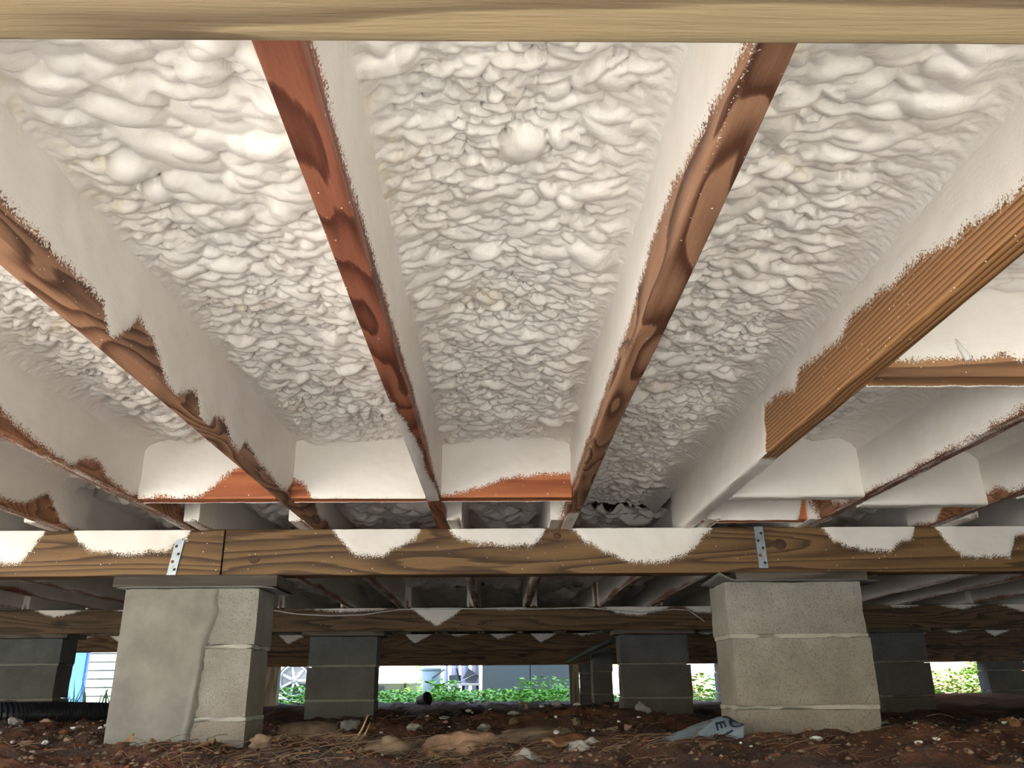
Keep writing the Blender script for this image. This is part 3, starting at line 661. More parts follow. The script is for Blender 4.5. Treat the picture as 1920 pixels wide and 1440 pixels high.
# ------------------------------------------------------------------ concrete block piers
def rough_box(name, x0, x1, y0, y1, z0, z1, mat, parent, amp=0.0016, cell=0.03, seed=0, chip=0.006):
    def axis(a, b):
        n = max(2, int(round((b-a)/cell))); return np.linspace(a, b, n+1)
    V = []; Fc = []
    ax = (axis(x0, x1), axis(y0, y1), axis(z0, z1))
    c = np.array([(x0+x1)/2, (y0+y1)/2, (z0+z1)/2]); hs = np.array([(x1-x0)/2, (y1-y0)/2, (z1-z0)/2])
    base = 0
    for d in range(3):
        e, f = [(1, 2), (2, 0), (0, 1)][d]
        for s in (0, 1):
            A, B = np.meshgrid(ax[e], ax[f], indexing='ij')
            P = np.zeros(A.shape+(3,)); P[..., e] = A; P[..., f] = B; P[..., d] = ax[d][-1 if s else 0]
            q = grid_faces(A.shape[0], A.shape[1])+base
            Fc.append(q if s else q[:, ::-1]); V.append(P.reshape(-1, 3)); base += A.size
    V = np.concatenate(V); Fc = np.concatenate(Fc)
    rel = np.abs(V-c)/hs
    k = (rel > 0.999).sum(1)
    n1 = fbm((V[:, 0]+V[:, 1]*.7)*31+seed, (V[:, 2]+V[:, 1]*.3)*31, seed, 3)-0.5
    n2 = fbm((V[:, 0]-V[:, 1])*19+seed, (V[:, 2]*1.1+V[:, 1])*19, seed+5, 3)
    inward = -np.sign(V-c)*(rel > 0.999)
    off = np.where(k[:, None] >= 2, inward*(0.0005+chip*np.clip(n2-0.52, 0, 1))[:, None]*1.6, -inward*(amp*2*n1)[:, None])
    V = V+off
    bm = bmesh.new(); me = mesh_np(name, V-c*np.array([1, 1, 0])-np.array([0, 0, z0]), Fc, None, True)
    bm.from_mesh(me); bmesh.ops.remove_doubles(bm, verts=bm.verts, dist=0.0004); bmesh.ops.recalc_face_normals(bm, faces=bm.faces); bm.to_mesh(me); bm.free()
    try: me.set_sharp_from_angle(angle=math.radians(40))
    except Exception: pass
    return link(name, me, mat, parent, (c[0], c[1], z0))
def pier(x0, x1, y, joints, top, label, mat='block', depth=.195, cols=None, cell=.03, seed=0, bottom=-.14, twist=0.0):
    cx, cy = (x0+x1)/2, y+depth/2
    root = empty('block_pier', (cx, cy, 0.0), twist)
    zs = [bottom]+sorted(joints)+[top]
    for k, (a, b) in enumerate(zip(zs, zs[1:])):
        cs = cols or [x0-cx, x1-cx]
        dx = 0.004*math.sin(seed*3.1+k*2.3)
        for q, (u, v) in enumerate(zip(cs, cs[1:])):
            g0 = 0.004 if q else 0; g1 = 0.004 if q < len(cs)-2 else 0
            rough_box('concrete_block', u+dx+g0, v+dx-g1, -depth/2, depth/2, a+(.0055 if k else 0), b-(.0055 if k < len(zs)-2 else 0), M[mat], root, seed=seed*7+k, cell=cell)
        if len(cs) > 2:
            for u in cs[1:-1]: rough_box('mortar_joint', u+dx-.006, u+dx+.006, -depth/2+.002, depth/2-.002, a, b, M['mortar' if mat == 'block' else 'mortar_shaded'], root, seed=seed+k, cell=.03)
        if k < len(zs)-2:
            rough_box('mortar_joint', x0-cx-.001, x1-cx+.001, -depth/2-.0018, depth/2-.002, b-.0068, b+.0068, M['mortar' if mat == 'block' else 'mortar_shaded'], root, amp=.003, cell=.012 if cell < .04 else .05, seed=seed*3+k, chip=.012)
    return tag(root, label, 'pier', 'concrete block piers')
PL = pier(-1.128, -.733, 2.612, [.088, .289], .460, 'front left block pier smeared with trowelled mortar', seed=1, cell=.016)
PR = pier(.702, 1.126, 2.612, [.107, .309], .470, 'front right block pier with three clean courses', seed=2, cell=.016)
# mortar trowelled over the left two thirds of the left pier
edge_ = [(.463, -.851), (.385, -.850), (.323, -.859), (.285, -.870), (.218, -.873), (.159, -.881), (.087, -.877), (.04, -.893), (-.05, -.90)]
zz = np.linspace(-.05, .456, 64); xx = np.linspace(0, 1, 40)
Zg, Ug = np.meshgrid(zz, xx, indexing='ij')
re_ = np.interp(Zg, [e[0] for e in edge_][::-1], [e[1] for e in edge_][::-1])+.010*(fbm(Zg*30, Zg*0, 4, 3)-.5)*2
Xg = -1.131+(re_+1.131)*Ug
th = .0065*np.clip(sstep(0, .05, 1-Ug), 0, 1)+.003*(fbm(Xg*12, Zg*9, 6, 4)-.5)+.0025*(fbm(Xg*4, Zg*40, 9, 2)-.5)
ridge = .006*np.exp(-((Xg+.885-.10*(Zg-.2))/.006)**2)*sstep(.02, .06, Zg)*sstep(.30, .22, Zg)
Yg = 2.612-np.clip(th, -.001, .02)*1.0-.0015-ridge
Yg = np.where(Ug > .985, 2.6125, Yg)
pl_o = np.array([PL.location.x, PL.location.y, 0])
link('mortar_smear', mesh_np('mortar_smear', (np.stack([Xg, Yg, Zg], -1)-pl_o).reshape(-1, 3), grid_faces(64, 40)[:, ::-1]), M['smear'], PL)['label'] = 'grey trowelled mortar coat'
pier(-1.157, -.744, 5.33, [.10, .297], .468, 'second-row block pier in front of the parked car', 'block_shaded', seed=3, cell=.05)
pier(.752, 1.172, 5.33, [.10, .297], .468, 'second-row block pier standing right of the grey shed panels', 'block_shaded', seed=4, cell=.05)
pier(-3.30, -2.655, 5.33, [.12, .318], .468, 'second-row double block pier at the left edge beside the white siding', 'block_shaded', cols=[-.3225, -.16, .3225], seed=5, cell=.05)
pier(2.33, 2.645, 5.33, [.10, .297], .468, 'second-row block pier right of the front right pier', 'block_shaded', seed=6, cell=.05)
pier(.87, 1.05, 8.05, [.10, .297], .498, 'third-row block pier half hidden behind the second-row right pier', 'block_shaded', seed=7, cell=.07)
pier(-4.97, -4.50, 8.9, [.10, .297], .498, 'dark far block pier left of the white siding view', 'block_shaded', seed=8, cell=.07)
pier(.85, 1.165, 9.08, [.10, .297], .385, 'dark far block pier just right of the brown post by the shed', 'block_shaded', seed=14, cell=.07)
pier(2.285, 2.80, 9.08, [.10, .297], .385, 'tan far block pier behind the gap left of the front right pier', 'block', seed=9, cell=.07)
pier(3.55, 4.30, 9.08, [.10, .297], .385, 'far block pier left of the bright ivy opening', 'block_shaded', seed=10, cell=.07)
pier(5.10, 5.50, 9.08, [.10, .297], .385, 'far block pier right of the bright ivy opening', 'block_shaded', seed=11, cell=.07)
pier(6.3, 7.0, 9.08, [.10, .297], .385, 'far block pier at the right end of the rim beam', 'block_shaded', seed=12, cell=.07)
for x0, x1, y0, lab in ((-2.42, -2.27, 9.10, 'grey upright post left of the parked car wheel'), (.735, .835, 9.08, 'brown post at the right end of the grey shed panels'), (.935, .975, 8.75, 'thin grey post between the brown post and the third-row pier')):
    b = MB().box(x0, x1, y0, y0+.12, -.08, .385 if y0 > 9 else .498, .006); tag(b.build('wooden_post', M['post_wood']), lab, 'post', 'posts under the far rim')

# shim boards and metal flashing between pier tops and beam
def shim(x0, x1, z0, z1, label, y0=2.585, y1=2.83):
    o = lumber('shim_board', 'X', x0, x1, y0, y1, z0, z1, M['shim'], None, res=.02, seed=int(abs(x0)*100)); return tag(o, label, 'shim', 'shim boards on the piers')
shim(-1.165, -.672, .462, .4965, 'weathered shim board on top of the mortar-smeared pier')
shim(.73, 1.135, .472, .4965, 'weathered shim board on top of the clean right pier')
for a, b, n in ((-1.20, -.70, 'dark shim board on the second-row pier before the car'), (.72, 1.21, 'dark shim board on the second-row pier by the shed panels'), (-3.35, -2.62, 'dark shim board on the second-row double pier'), (2.29, 2.68, 'dark shim board on the second-row pier at right')):
    shim(a, b, .470, .4965, n, 5.31, 5.56)
def flashing(x0, x1, y0, y1, z, label, curl):
    nx, ny = 36, 8
    U, Vv = np.meshgrid(np.linspace(0, 1, nx), np.linspace(0, 1, ny), indexing='ij')
    X = x0+(x1-x0)*U; Y = y0+(y1-y0)*Vv; Z = z+.002*(fbm(U*9, Vv*4, 3, 2)-.5)
    Z = Z+curl[0]*np.clip((.10-U)/.10, 0, 1)**1.3*(1-.5*Vv)-curl[1]*np.clip((U-.9)/.1, 0, 1)**1.3
    top = np.stack([X, Y, Z], -1).reshape(-1, 3); o0 = np.array([(x0+x1)/2, (y0+y1)/2, z])
    o = link('metal_flashing', mesh_np('metal_flashing', top-o0, grid_faces(nx, ny)), M['flash'], None, tuple(o0))
    so = o.modifiers.new('thickness', 'SOLIDIFY'); so.thickness = .0012
    return tag(o, label, 'flashing', 'metal flashing on the piers')
flashing(.675, 1.165, 2.572, 2.83, .4712, 'thin sheet-metal cap with a bent corner on the clean right pier', (.022, .006))
flashing(-1.15, -.672, 2.580, 2.83, .4608, 'thin sheet-metal cap on the mortar-smeared left pier', (-.002, .006))

# ------------------------------------------------------------------ galvanised straps
def strap(cx, z0, z1, wd, lean, label, y=2.6095, nh=5, rusty=2):
    root = empty('metal_strap', (cx, y, z0)); L = z1-z0; n = nh+1
    b = MB(); bm = b.bm; t = .0022
    sh = lambda z: lean*(z/L-.5)
    hs = [L*(k+.7)/(nh+.6) for k in range(nh)]
    cut = [0]+[(a+c)/2 for a, c in zip(hs, hs[1:])]+[L]
    for k in range(nh):
        a, c = cut[k], cut[k+1]; hz = hs[k]; hx = .006*((-1)**k); r = .0046
        N8 = 12
        inn, outr = [], []
        for q in range(N8):
            an = 2*math.pi*q/N8+math.pi/N8
            dx, dz = math.cos(an), math.sin(an)
            inn.append((hx+r*dx, hz+r*dz))
            sx = (wd/2-hx)/dx if dx > 0 else (-wd/2-hx)/dx if dx < 0 else 1e9
            sz = (c-hz)/dz if dz > 0 else (a-hz)/dz if dz < 0 else 1e9
            s_ = min(sx, sz); outr.append((hx+s_*dx, hz+s_*dz))
        # corners
        vi = [bm.verts.new((x+sh(z), -t, z)) for x, z in inn]; vb = [bm.verts.new((x+sh(z), 0, z)) for x, z in inn]
        vo = [bm.verts.new((x+sh(z), -t, z)) for x, z in outr]
        cv = {}
        for X_ in (-wd/2, wd/2):
            for Z_ in (a, c): cv[(X_, Z_)] = bm.verts.new((X_+sh(Z_), -t, Z_))
        for q in range(N8):
            q2 = (q+1) % N8
            poly = [vi[q], vo[q]]
            p0, p1 = outr[q], outr[q2]
            on = lambda p_: (abs(abs(p_[0])-wd/2) < 1e-6)
            if on(p0) != on(p1):
                X_ = p0[0] if on(p0) else p1[0]; Z_ = p1[1] if on(p0) else p0[1]
                key = min(cv, key=lambda k_: abs(k_[0]-X_)+abs(k_[1]-Z_)); poly.append(cv[key])
            poly += [vo[q2], vi[q2]]
            bm.faces.new(poly); bm.faces.new((vi[q], vi[q2], vb[q2], vb[q]))
    for X_ in (-wd/2, wd/2):
        b.poly([(X_+sh(0), -t, 0), (X_+sh(0), 0, 0), (X_+sh(L), 0, L), (X_+sh(L), -t, L)])
    b.build('strap_plate', M['galv'], root)
    for k in range(nh):
        hz = hs[k]; hx = .006*((-1)**k)
        Mx = Matrix.Translation((hx+sh(hz), -.0004 if k != rusty else -.0024, hz)) @ Matrix.Rotation(math.pi/2, 4, 'X')
        MB().lathe([(.0044 if k != rusty else .005, 0), (.0028, .0012), (.0005, .0018)], 10, Mx).build('nail_head', M['rust' if k == rusty else 'hole'], root)
    return tag(root, label, 'strap', 'galvanised straps on the beam')
strap(-.994, .500, .632, .027, .018, 'galvanised steel strap nailed to the beam above the left pier', rusty=1)
strap(.824, .511, .640, .028, -.004, 'galvanised steel strap nailed to the beam above the right pier', rusty=1)

# wire along the second-row beam, pipes
tag(MB().tube([(-1.391, 5.352, .626), (-1.24, 5.35, .603), (-1.041, 5.348, .592), (-.843, 5.35, .597), (-.613, 5.352, .628), (-.114, 5.352, .630), (.22, 5.352, .626), (.555, 5.352, .632), (.888, 5.345, .600), (1.10, 5.352, .618), (1.19, 5.35, .612), (1.285, 5.348, .545)], .004, 6).build('electrical_wire', M['wire']),
    'thin white wire sagging along the second-row beam', 'wire')
tag(MB().tube([(.745, 5.62, .452), (.742, 6.6, .445), (.735, 7.8, .432), (.72, 8.95, .418)], .022, 12).build('drain_pipe', M['black']), 'black pipe hung below the joists beside the second-row right pier', 'pipe')
b = MB(); pts = []; rad = []
cp = [Vector(q) for q in ((-3.2, 4.0, .06), (-2.75, 4.1, .062), (-2.38, 4.28, .06), (-2.30, 4.65, .055), (-2.2, 5.0, .045), (-2.05, 5.2, .03), (-1.85, 5.3, .03))]
for i in range(len(cp)-1):
    p0 = cp[max(i-1, 0)]; p1 = cp[i]; p2 = cp[i+1]; p3 = cp[min(i+2, len(cp)-1)]
    ns = int((p2-p1).length/.0055)
    for k in range(ns):
        t = k/ns
        pts.append(.5*((2*p1)+(p2-p0)*t+(2*p0-5*p1+4*p2-p3)*t*t+(3*p1-p0-3*p2+p3)*t**3)); rad.append(.056+.006*(1 if (len(pts) % 4) < 2 else -1))
tag(b.tube(pts, rad, 14).build('corrugated_pipe', M['pipe']), 'black corrugated drain pipe curving over the dirt at the left edge', 'pipe')

# ------------------------------------------------------------------ things lying on the dirt
def rock_mesh(name, seed, sx, sy, sz, rough=.35, sub=3):
    bm = bmesh.new(); bmesh.ops.create_icosphere(bm, subdivisions=sub, radius=1.0)
    off = Vector((seed*3.17, seed*1.31, seed*2.77))
    for v in bm.verts:
        n = v.co.normalized()
        d = 1+rough*(mnoise.fractal(n*1.3+off, 1.0, 2.0, 4))+rough*.5*mnoise.cell(n*2.2+off)*.5
        v.co = Vector((n.x*sx, n.y*sy, n.z*sz))*d
    for f in bm.faces: f.smooth = sub > 2
    me = bpy.data.meshes.new(name); bm.to_mesh(me); bm.free(); return me
def rock(name, x, y, s, mat, label, cat='rock', seed=0, rz=0.0, sink=.3, group=None, rough=.5, z=None, sub=3):
    o = link(name, rock_mesh(name, seed, *s, rough, sub), M[mat], None, (x, y, (gz(x, y) if z is None else z)+s[2]*(1-sink)))
    o.rotation_euler = (0, 0, rz); return tag(o, label, cat, group)
rock('clay_clod', -.095, 2.40, (.095, .06, .042), 'clod_tan', 'large tan clay lump with white flecks at the bottom centre', 'clod', 1, .2, .45, z=-.004)
rock('clay_clod', .55, 2.31, (.085, .05, .030), 'clod', 'smooth orange clay mound in front of the torn paper bag', 'clod', 2, 0, .55, rough=.14, z=-.008)
rock('clay_clod', .235, 2.50, (.10, .05, .022), 'clod', 'flat brown clay slab right of the large tan lump', 'clod', 3, .3, .4)
rock('clay_clod', -1.35, 2.25, (.20, .09, .026), 'clod', 'broad red clay mound at the bottom left corner', 'clod', 4, .1, .55, rough=.2)
rock('clay_clod', -.27, 2.30, (.06, .05, .03), 'stone_brown', 'dark crumbly lump left of the large tan lump', 'clod', 6, .4, .4)
rock('clay_clod', .12, 2.75, (.12, .07, .03), 'stone_brown', 'low brown clod behind the large tan lump', 'clod', 7, .4, .4)
rock('stone', .066, 2.13, (.032, .026, .024), 'stone_pale', 'pale pitted stone like a small skull at the bottom centre', 'stone', 10, .4, .3, z=-.012)
rock('stone', .25, 2.42, (.022, .018, .016), 'stone_pale', 'blue-grey pointed stone left of the torn bag', 'stone', 11, .2, .15)
rock('stone', .19, 2.20, (.03, .016, .012), 'stone_pale', 'flat pale flake near the bottom edge, right of the pitted stone', 'stone', 12, -.3, .1)
rock('stone', -.592, 3.20, (.022, .02, .022), 'stone_pale', 'rounded grey stone, the left of two before the second-row left pier', 'stone', 13, 0, .2)
rock('stone', -.545, 3.30, (.036, .03, .026), 'stone_pale', 'rounded grey stone, the right of two before the second-row left pier', 'stone', 14, .7, .2)
rock('stone', -.61, 2.34, (.030, .024, .020), 'stone_brown', 'round brown stone at the foot of the left pier', 'stone', 15, 0, .2)
rock('stone', 1.35, 2.75, (.04, .03, .016), 'stone_pale', 'flat grey stone right of the right pier', 'stone', 16, .3, .2)
rock('stone', 1.62, 2.70, (.05, .035, .026), 'stone_pale', 'grey-brown stone near the right edge of the dirt', 'stone', 17, .5, .3)
rock('stone', .70, 4.35, (.04, .03, .035), 'stone_pale', 'upright pale chunk at the foot of the second-row right pier', 'stone', 18, .5, .2)
rock('concrete_chunk', -.605, 2.90, (.105, .07, .035), 'stone_brown', 'flat broken slab of concrete beside the left pier', 'rubble', 19, .1, .35, rough=.12)
rr = random.Random(3)
for k in range(110):
    side = (k % 5) % 3 if k % 5 != 4 else 0
    if side == 0: x, y = rr.uniform(-2.3, -1.15), rr.uniform(2.5, 4.1)
    elif side == 1: x, y = rr.uniform(-.7, .6), rr.uniform(2.2, 4.6)
    else: x, y = rr.uniform(1.2, 2.4), rr.uniform(2.3, 4.2)
    s = rr.uniform(.007, .024)
    rock('pebble', x, y, (s*rr.uniform(.8, 1.6), s, s*rr.uniform(.5, .9)), rr.choice(['stone_brown', 'stone_pale', 'clod', 'clod_tan']),
         ('small stone in the rubble left of the mortar-smeared pier', 'small stone on the dirt between the two front piers', 'small stone on the dirt right of the clean pier')[side], 'stone', 20+k, rr.uniform(0, 6), .3, ('stones in the left rubble', 'stones between the front piers', 'stones at the right')[side], sub=2)
for k in range(150):
    side = k % 3 if k < 90 else (0 if k % 2 else 1)
    if side == 0: x, y = rr.uniform(-2.2, -1.12), rr.uniform(2.2, 3.9)
    elif side == 1: x, y = rr.uniform(-.7, .65), rr.uniform(2.1, 4.8)
    else: x, y = rr.uniform(.75, 2.2), rr.uniform(2.15, 3.6)
    if y > 2.5 and (.66 < x < 1.17 or -1.17 < x < -.70) and y < 2.85: continue
    s = rr.uniform(.0028, .0085)*(1.25 if side == 0 else 1)
    rock('foam_crumb', x, y, (s*rr.uniform(.8, 2.2), s, s*.7), 'crumb',
         ('white foam crumb in the rubble left of the mortar-smeared pier', 'white foam crumb on the dirt between the front piers', 'white foam crumb on the dirt by the clean right pier')[side], 'foam crumb', 80+k, rr.uniform(0, 6), .2, ('foam crumbs at left', 'foam crumbs in the middle', 'foam crumbs at right')[side], sub=2)
for k in range(34):
    x, y = rr.choice([(rr.uniform(-1.1, .6), rr.uniform(2.08, 2.6)), (rr.uniform(1.15, 2.0), rr.uniform(2.3, 3.2)), (rr.uniform(-2, -1.1), rr.uniform(2.2, 3.0))])
    L_, w_ = rr.uniform(.018, .045), rr.uniform(.008, .018)
    nu, nv = 9, 5
    U, Vv = np.meshgrid(np.linspace(0, 1, nu), np.linspace(-1, 1, nv), indexing='ij')
    wd = w_*np.sin(np.pi*np.clip(U, .02, .98))**.8
    P_ = np.stack([(U-.5)*L_*2, Vv*wd, .010*np.abs(Vv)*rr.uniform(.3, 1.2)+.012*(U-.5)**2*rr.uniform(-2, 4)+.004*np.sin(U*9+k)], -1)
    o = link('dry_leaf', mesh_np('dry_leaf', P_.reshape(-1, 3), grid_faces(nu, nv)), M['leaf_dry'], None, (x, y, gz(x, y)+.008))
    o.rotation_euler = (rr.uniform(-.5, .5), rr.uniform(-.5, .5), rr.uniform(0, 6.3)); sm = o.modifiers.new('thickness', 'SOLIDIFY'); sm.thickness = .0008
    tag(o, 'curled brown dry leaf on the dirt', 'leaf', 'dry leaves on the dirt')
# crumbled clay and grit nobody could count
V_, F_ = [], []
gr_ = [(0, 0, 1), (1, 0, 0), (0, 1, 0), (-1, 0, 0), (0, -1, 0), (0, 0, -.6)]
for k in range(5200):
    y = 2.0+2.6*rr.random()**1.6; x = rr.uniform(-.62*y-.3, .62*y+.3)
    if 2.58 < y < 2.84 and (-1.17 < x < -.70 or .66 < x < 1.17): continue
    sz = rr.uniform(.0025, .0085)*(1.6 if rr.random() < .12 else 1); z = gz(x, y)+sz*.3; a = rr.uniform(0, 6.3); ca, sa = math.cos(a), math.sin(a); b0 = len(V_)
    for q in gr_:
        jx, jy, jz = q[0]*sz*rr.uniform(.7, 1.7), q[1]*sz*rr.uniform(.5, 1.1), q[2]*sz*rr.uniform(.4, .9)
        V_.append((x+jx*ca-jy*sa, y+jx*sa+jy*ca, z+jz))
    for i in range(4): F_ += [(b0, b0+1+i, b0+1+(i+1) % 4), (b0+5, b0+1+(i+1) % 4, b0+1+i)]
me_ = mesh_np('clay_grit', V_, F_, None, False)
go_ = link('clay_grit', me_, M['clod']); me_.materials.append(M['stone_brown']); me_.materials.append(M['clod_tan'])
ids = np.repeat(np.random.RandomState(2).choice([0, 0, 1, 1, 1, 2], len(F_)//8), 8).astype(np.int32); me_.polygons.foreach_set('material_index', ids)
tag(go_, 'crumbled clay grit scattered over the crawl space dirt', 'grit', kind='stuff')
# pine straw nobody could count
V_, F_ = [], []
for k in range(1250):
    if k < 850: x, y = rr.gauss(-.25, .32), rr.uniform(2.05, 2.75)
    elif k < 980: x, y = rr.uniform(.2, 1.9), rr.uniform(2.05, 2.45)
    else: x, y = rr.uniform(-1.9, 2.2), rr.uniform(2.1, 4.2)
    if -1.17 < x < -.70 and 2.58 < y < 2.84 or .66 < x < 1.17 and 2.58 < y < 2.84: continue
    a = rr.gauss(.35, .8); l = rr.uniform(.03, .09); z = gz(x, y)+rr.uniform(.002, .012); dz = rr.uniform(-.012, .02)
    d = Vector((math.cos(a), math.sin(a), 0)); n_ = Vector((-d.y, d.x, 0))*.0011
    p0 = Vector((x, y, z)); p1 = p0+d*l*.5+Vector((0, 0, abs(dz)*.6+.003)); p2 = p0+d*l+Vector((0, 0, dz))
    p2.z = max(p2.z, gz(p2.x, p2.y)+.001)
    b0 = len(V_)
    for p_ in (p0, p1, p2): V_ += [p_-n_, p_+n_, p_+Vector((0, 0, .0016))]
    for s_ in (0, 3): F_ += [(b0+s_, b0+s_+1, b0+s_+4, b0+s_+3), (b0+s_+1, b0+s_+2, b0+s_+5, b0+s_+4), (b0+s_+2, b0+s_, b0+s_+3, b0+s_+5)]
tag(link('pine_straw', mesh_np('pine_straw', [tuple(v) for v in V_], F_), M['needle']), 'scattered brown pine straw over the dirt', 'pine straw', kind='stuff')
for k, (a_, b_, lab) in enumerate((((-.378, 2.60, .097), (-.415, 2.56, .02), 'pale straw stalk leaning up before the second-row left pier, the taller of two'), ((-.372, 2.61, .075), (-.402, 2.55, .018), 'pale straw stalk leaning up before the second-row left pier, the shorter of two'))):
    m_ = (Vector(a_)+Vector(b_))*.5+Vector((.006, 0, 0))
    tag(MB().tube([b_, m_, a_], [.003, .0028, .002], 6).build('straw_stalk', M['straw']), lab, 'straw', 'straw stalks')
o = lumber('wood_scrap', 'X', -.86, -.715, 2.97, 3.03, .016, .033, M['shim'], None, res=.03, seed=77); tag(o, 'pale flat wood scrap behind the left pier base', 'wood scrap')

# torn paper bag with print
top = np.array([(.371, 2.42, .012), (.45, 2.47, .034), (.52, 2.52, .052), (.583, 2.56, .070), (.630, 2.585, .082), (.668, 2.58, .080), (.704, 2.555, .060)])
bot = np.array([(.385, 2.33, .006), (.44, 2.33, .010), (.49, 2.36, .016), (.533, 2.42, .024), (.58, 2.45, .026), (.625, 2.46, .022), (.672, 2.47, .016)])
tt = np.linspace(0, 1, len(top))
def bag_pt(s, t):
    s = np.asarray(s, float); t = np.asarray(t, float)
    a = np.stack([np.interp(s, tt, top[:, i]) for i in range(3)], -1); b_ = np.stack([np.interp(s, tt, bot[:, i]) for i in range(3)], -1)
    p_ = a*(1-t[..., None])+b_*t[..., None]
    bulge = .020*np.sin(np.pi*t)*(.4+.8*s); cre = .006*np.sin(s*17+t*5)*np.sin(np.pi*np.clip(t, 0, 1))+.004*(fbm(s*14, t*6, 4, 2)-.5)
    p_[..., 2] += bulge+cre; p_[..., 1] -= bulge*.8; return p_
U, Vv = np.meshgrid(np.linspace(0, 1, 60), np.linspace(0, 1, 24), indexing='ij')
b0 = np.array([.53, 2.5, .0])
bag = link('paper_bag', mesh_np('paper_bag', (bag_pt(U, Vv)-b0).reshape(-1, 3), grid_faces(60, 24)), M['bag'], None, tuple(b0))
so = bag.modifiers.new('thickness', 'SOLIDIFY'); so.thickness = .0015; so.offset = 0
tag(bag, 'torn blue-grey paper sack with dark letters wedged against the right pier', 'paper sack')
def bag_text(txt, s, t, size, rot):
    cu = bpy.data.curves.new('print', 'FONT'); cu.body = txt; cu.size = 1.0; cu.align_x = 'CENTER'; cu.align_y = 'CENTER'; cu.offset = .03
    to = bpy.data.objects.new('print_tmp', cu); COL.objects.link(to)
    dg = bpy.context.evaluated_depsgraph_get(); dg.update()
    me = bpy.data.meshes.new_from_object(to.evaluated_get(dg)); bpy.data.objects.remove(to)
    bm = bmesh.new(); bm.from_mesh(me); bmesh.ops.triangulate(bm, faces=bm.faces)
    for _ in range(2): bmesh.ops.subdivide_edges(bm, edges=[e for e in bm.edges if e.calc_length() > .12], cuts=1)
    c_, s_ = math.cos(rot), math.sin(rot)
    P_ = np.array([(v.co.x, v.co.y) for v in bm.verts])*size
    Su = s+(P_[:, 0]*c_-P_[:, 1]*s_)/.36; Tv = t-(P_[:, 0]*s_+P_[:, 1]*c_)/.14
    q = bag_pt(np.clip(Su, 0, 1), np.clip(Tv, 0, 1))+np.array([-.0005, -.0022, .0022])-b0
    for v, p_ in zip(bm.verts, q): v.co = p_
    bm.to_mesh(me); bm.free(); link('printed_letter', me, M['ink'], bag)
for a_ in (('O', .915, .45, .075, .35), ('M', .79, .22, .055, -1.1), ('E', .74, .62, .055, -1.1), ('S', .62, .42, .05, -1.1), ('I', .83, .80, .05, -1.1)): bag_text(*a_)

# ------------------------------------------------------------------ beyond the far openings
def leaf_cluster(name, mat, boxes, seed, size=(.02, .05), label='', parent=None, up=.6):
    """boxes: (x0,x1,y0,y1,z0,z1,count). Each leaf a small folded blade."""
    r = random.Random(seed); V_, F_ = [], []
    for (x0, x1, y0, y1, z0, z1, n) in boxes:
        for _ in range(n):
            c = Vector((r.uniform(x0, x1), r.uniform(y0, y1), z0+(z1-z0)*r.random()**1.5))
            a = r.uniform(0, 6.283); l = r.uniform(*size); e = r.uniform(-.3, 1.0)*up
            d = Vector((math.cos(a), math.sin(a), e)).normalized(); s_ = Vector((-math.sin(a), math.cos(a), r.uniform(-.4, .4)))*l*.38
            b0 = len(V_); m_ = c+d*l*.5; nn = d.cross(s_).normalized()*l*.10
            V_ += [c, m_+s_+nn, c+d*l, m_-s_+nn]; F_ += [(b0, b0+1, b0+2, b0+3)]
    return link(name, mesh_np(name, [tuple(v) for v in V_], F_), M[mat], parent)
o = leaf_cluster('weeds', 'leaf', [(-1.5, 1.0, 9.45, 11.4, .0, .13, 2600), (.2, 1.0, 9.5, 10.6, .05, .26, 500), (-.75, -.45, 9.4, 10.2, .0, .24, 420), (-2.6, -1.6, 9.4, 10.2, .0, .18, 900), (.9, 4.0, 9.6, 11, .0, .12, 1200)], 1, (.03, .075))
tag(o, 'bright green low weeds growing along the far edge of the house', 'weeds', kind='stuff')
o = leaf_cluster('weeds', 'leaf2', [(-1.5, 1.2, 11.45, 12.7, .0, .10, 1500)], 2, (.03, .07)); tag(o, 'darker green weeds in a band right before the shed', 'weeds', kind='stuff')
o = leaf_cluster('ivy', 'leaf', [(5.2, 8.5, 12.4, 13.4, .0, .36, 3200), (7.2, 7.7, 13.2, 13.5, .3, .62, 500), (2.4, 3.4, 11.0, 12, .0, .3, 600)], 3, (.04, .09)); tag(o, 'sunlit green ivy at the foot of the brick wall at right', 'ivy', kind='stuff')
# storage shed with flat panels
sh_ = empty('storage_shed', (.75, 13.0, 0))
MB().box(-1.0, .5, -.1, 1.95, -.06, .055).build('base_slab', M['slab'], sh_)
for k, (a, b_) in enumerate(((-.98, -.285), (-.272, .41))): MB().box(a, b_, .0, .03, .055, 2.1, .004).build('wall_panel', M['shed'], sh_)
MB().box(-.99, .42, .03, 1.9, .055, 2.1).build('shed_body', M['slab'], sh_)
tag(sh_, 'blue-grey panelled storage shed on a dark slab beyond the weeds', 'shed')
# bin
bn = empty('trash_bin', (-1.0, 13.2, 0.02))
MB().lathe([(.105, .03), (.12, .05), (.145, .40)], 28, None, True).build('bin_body', M['bin'], bn)
MB().lathe([(.150, .385), (.153, .40), (.153, .42), (.140, .425)], 28).build('bin_rim', M['bin'], bn)
MB().box(-.2, .17, -.18, .2, -.08, .03).build('base_slab', M['slab'], bn)
tag(bn, 'blue-grey round bin standing on a slab left of the shed', 'bin')
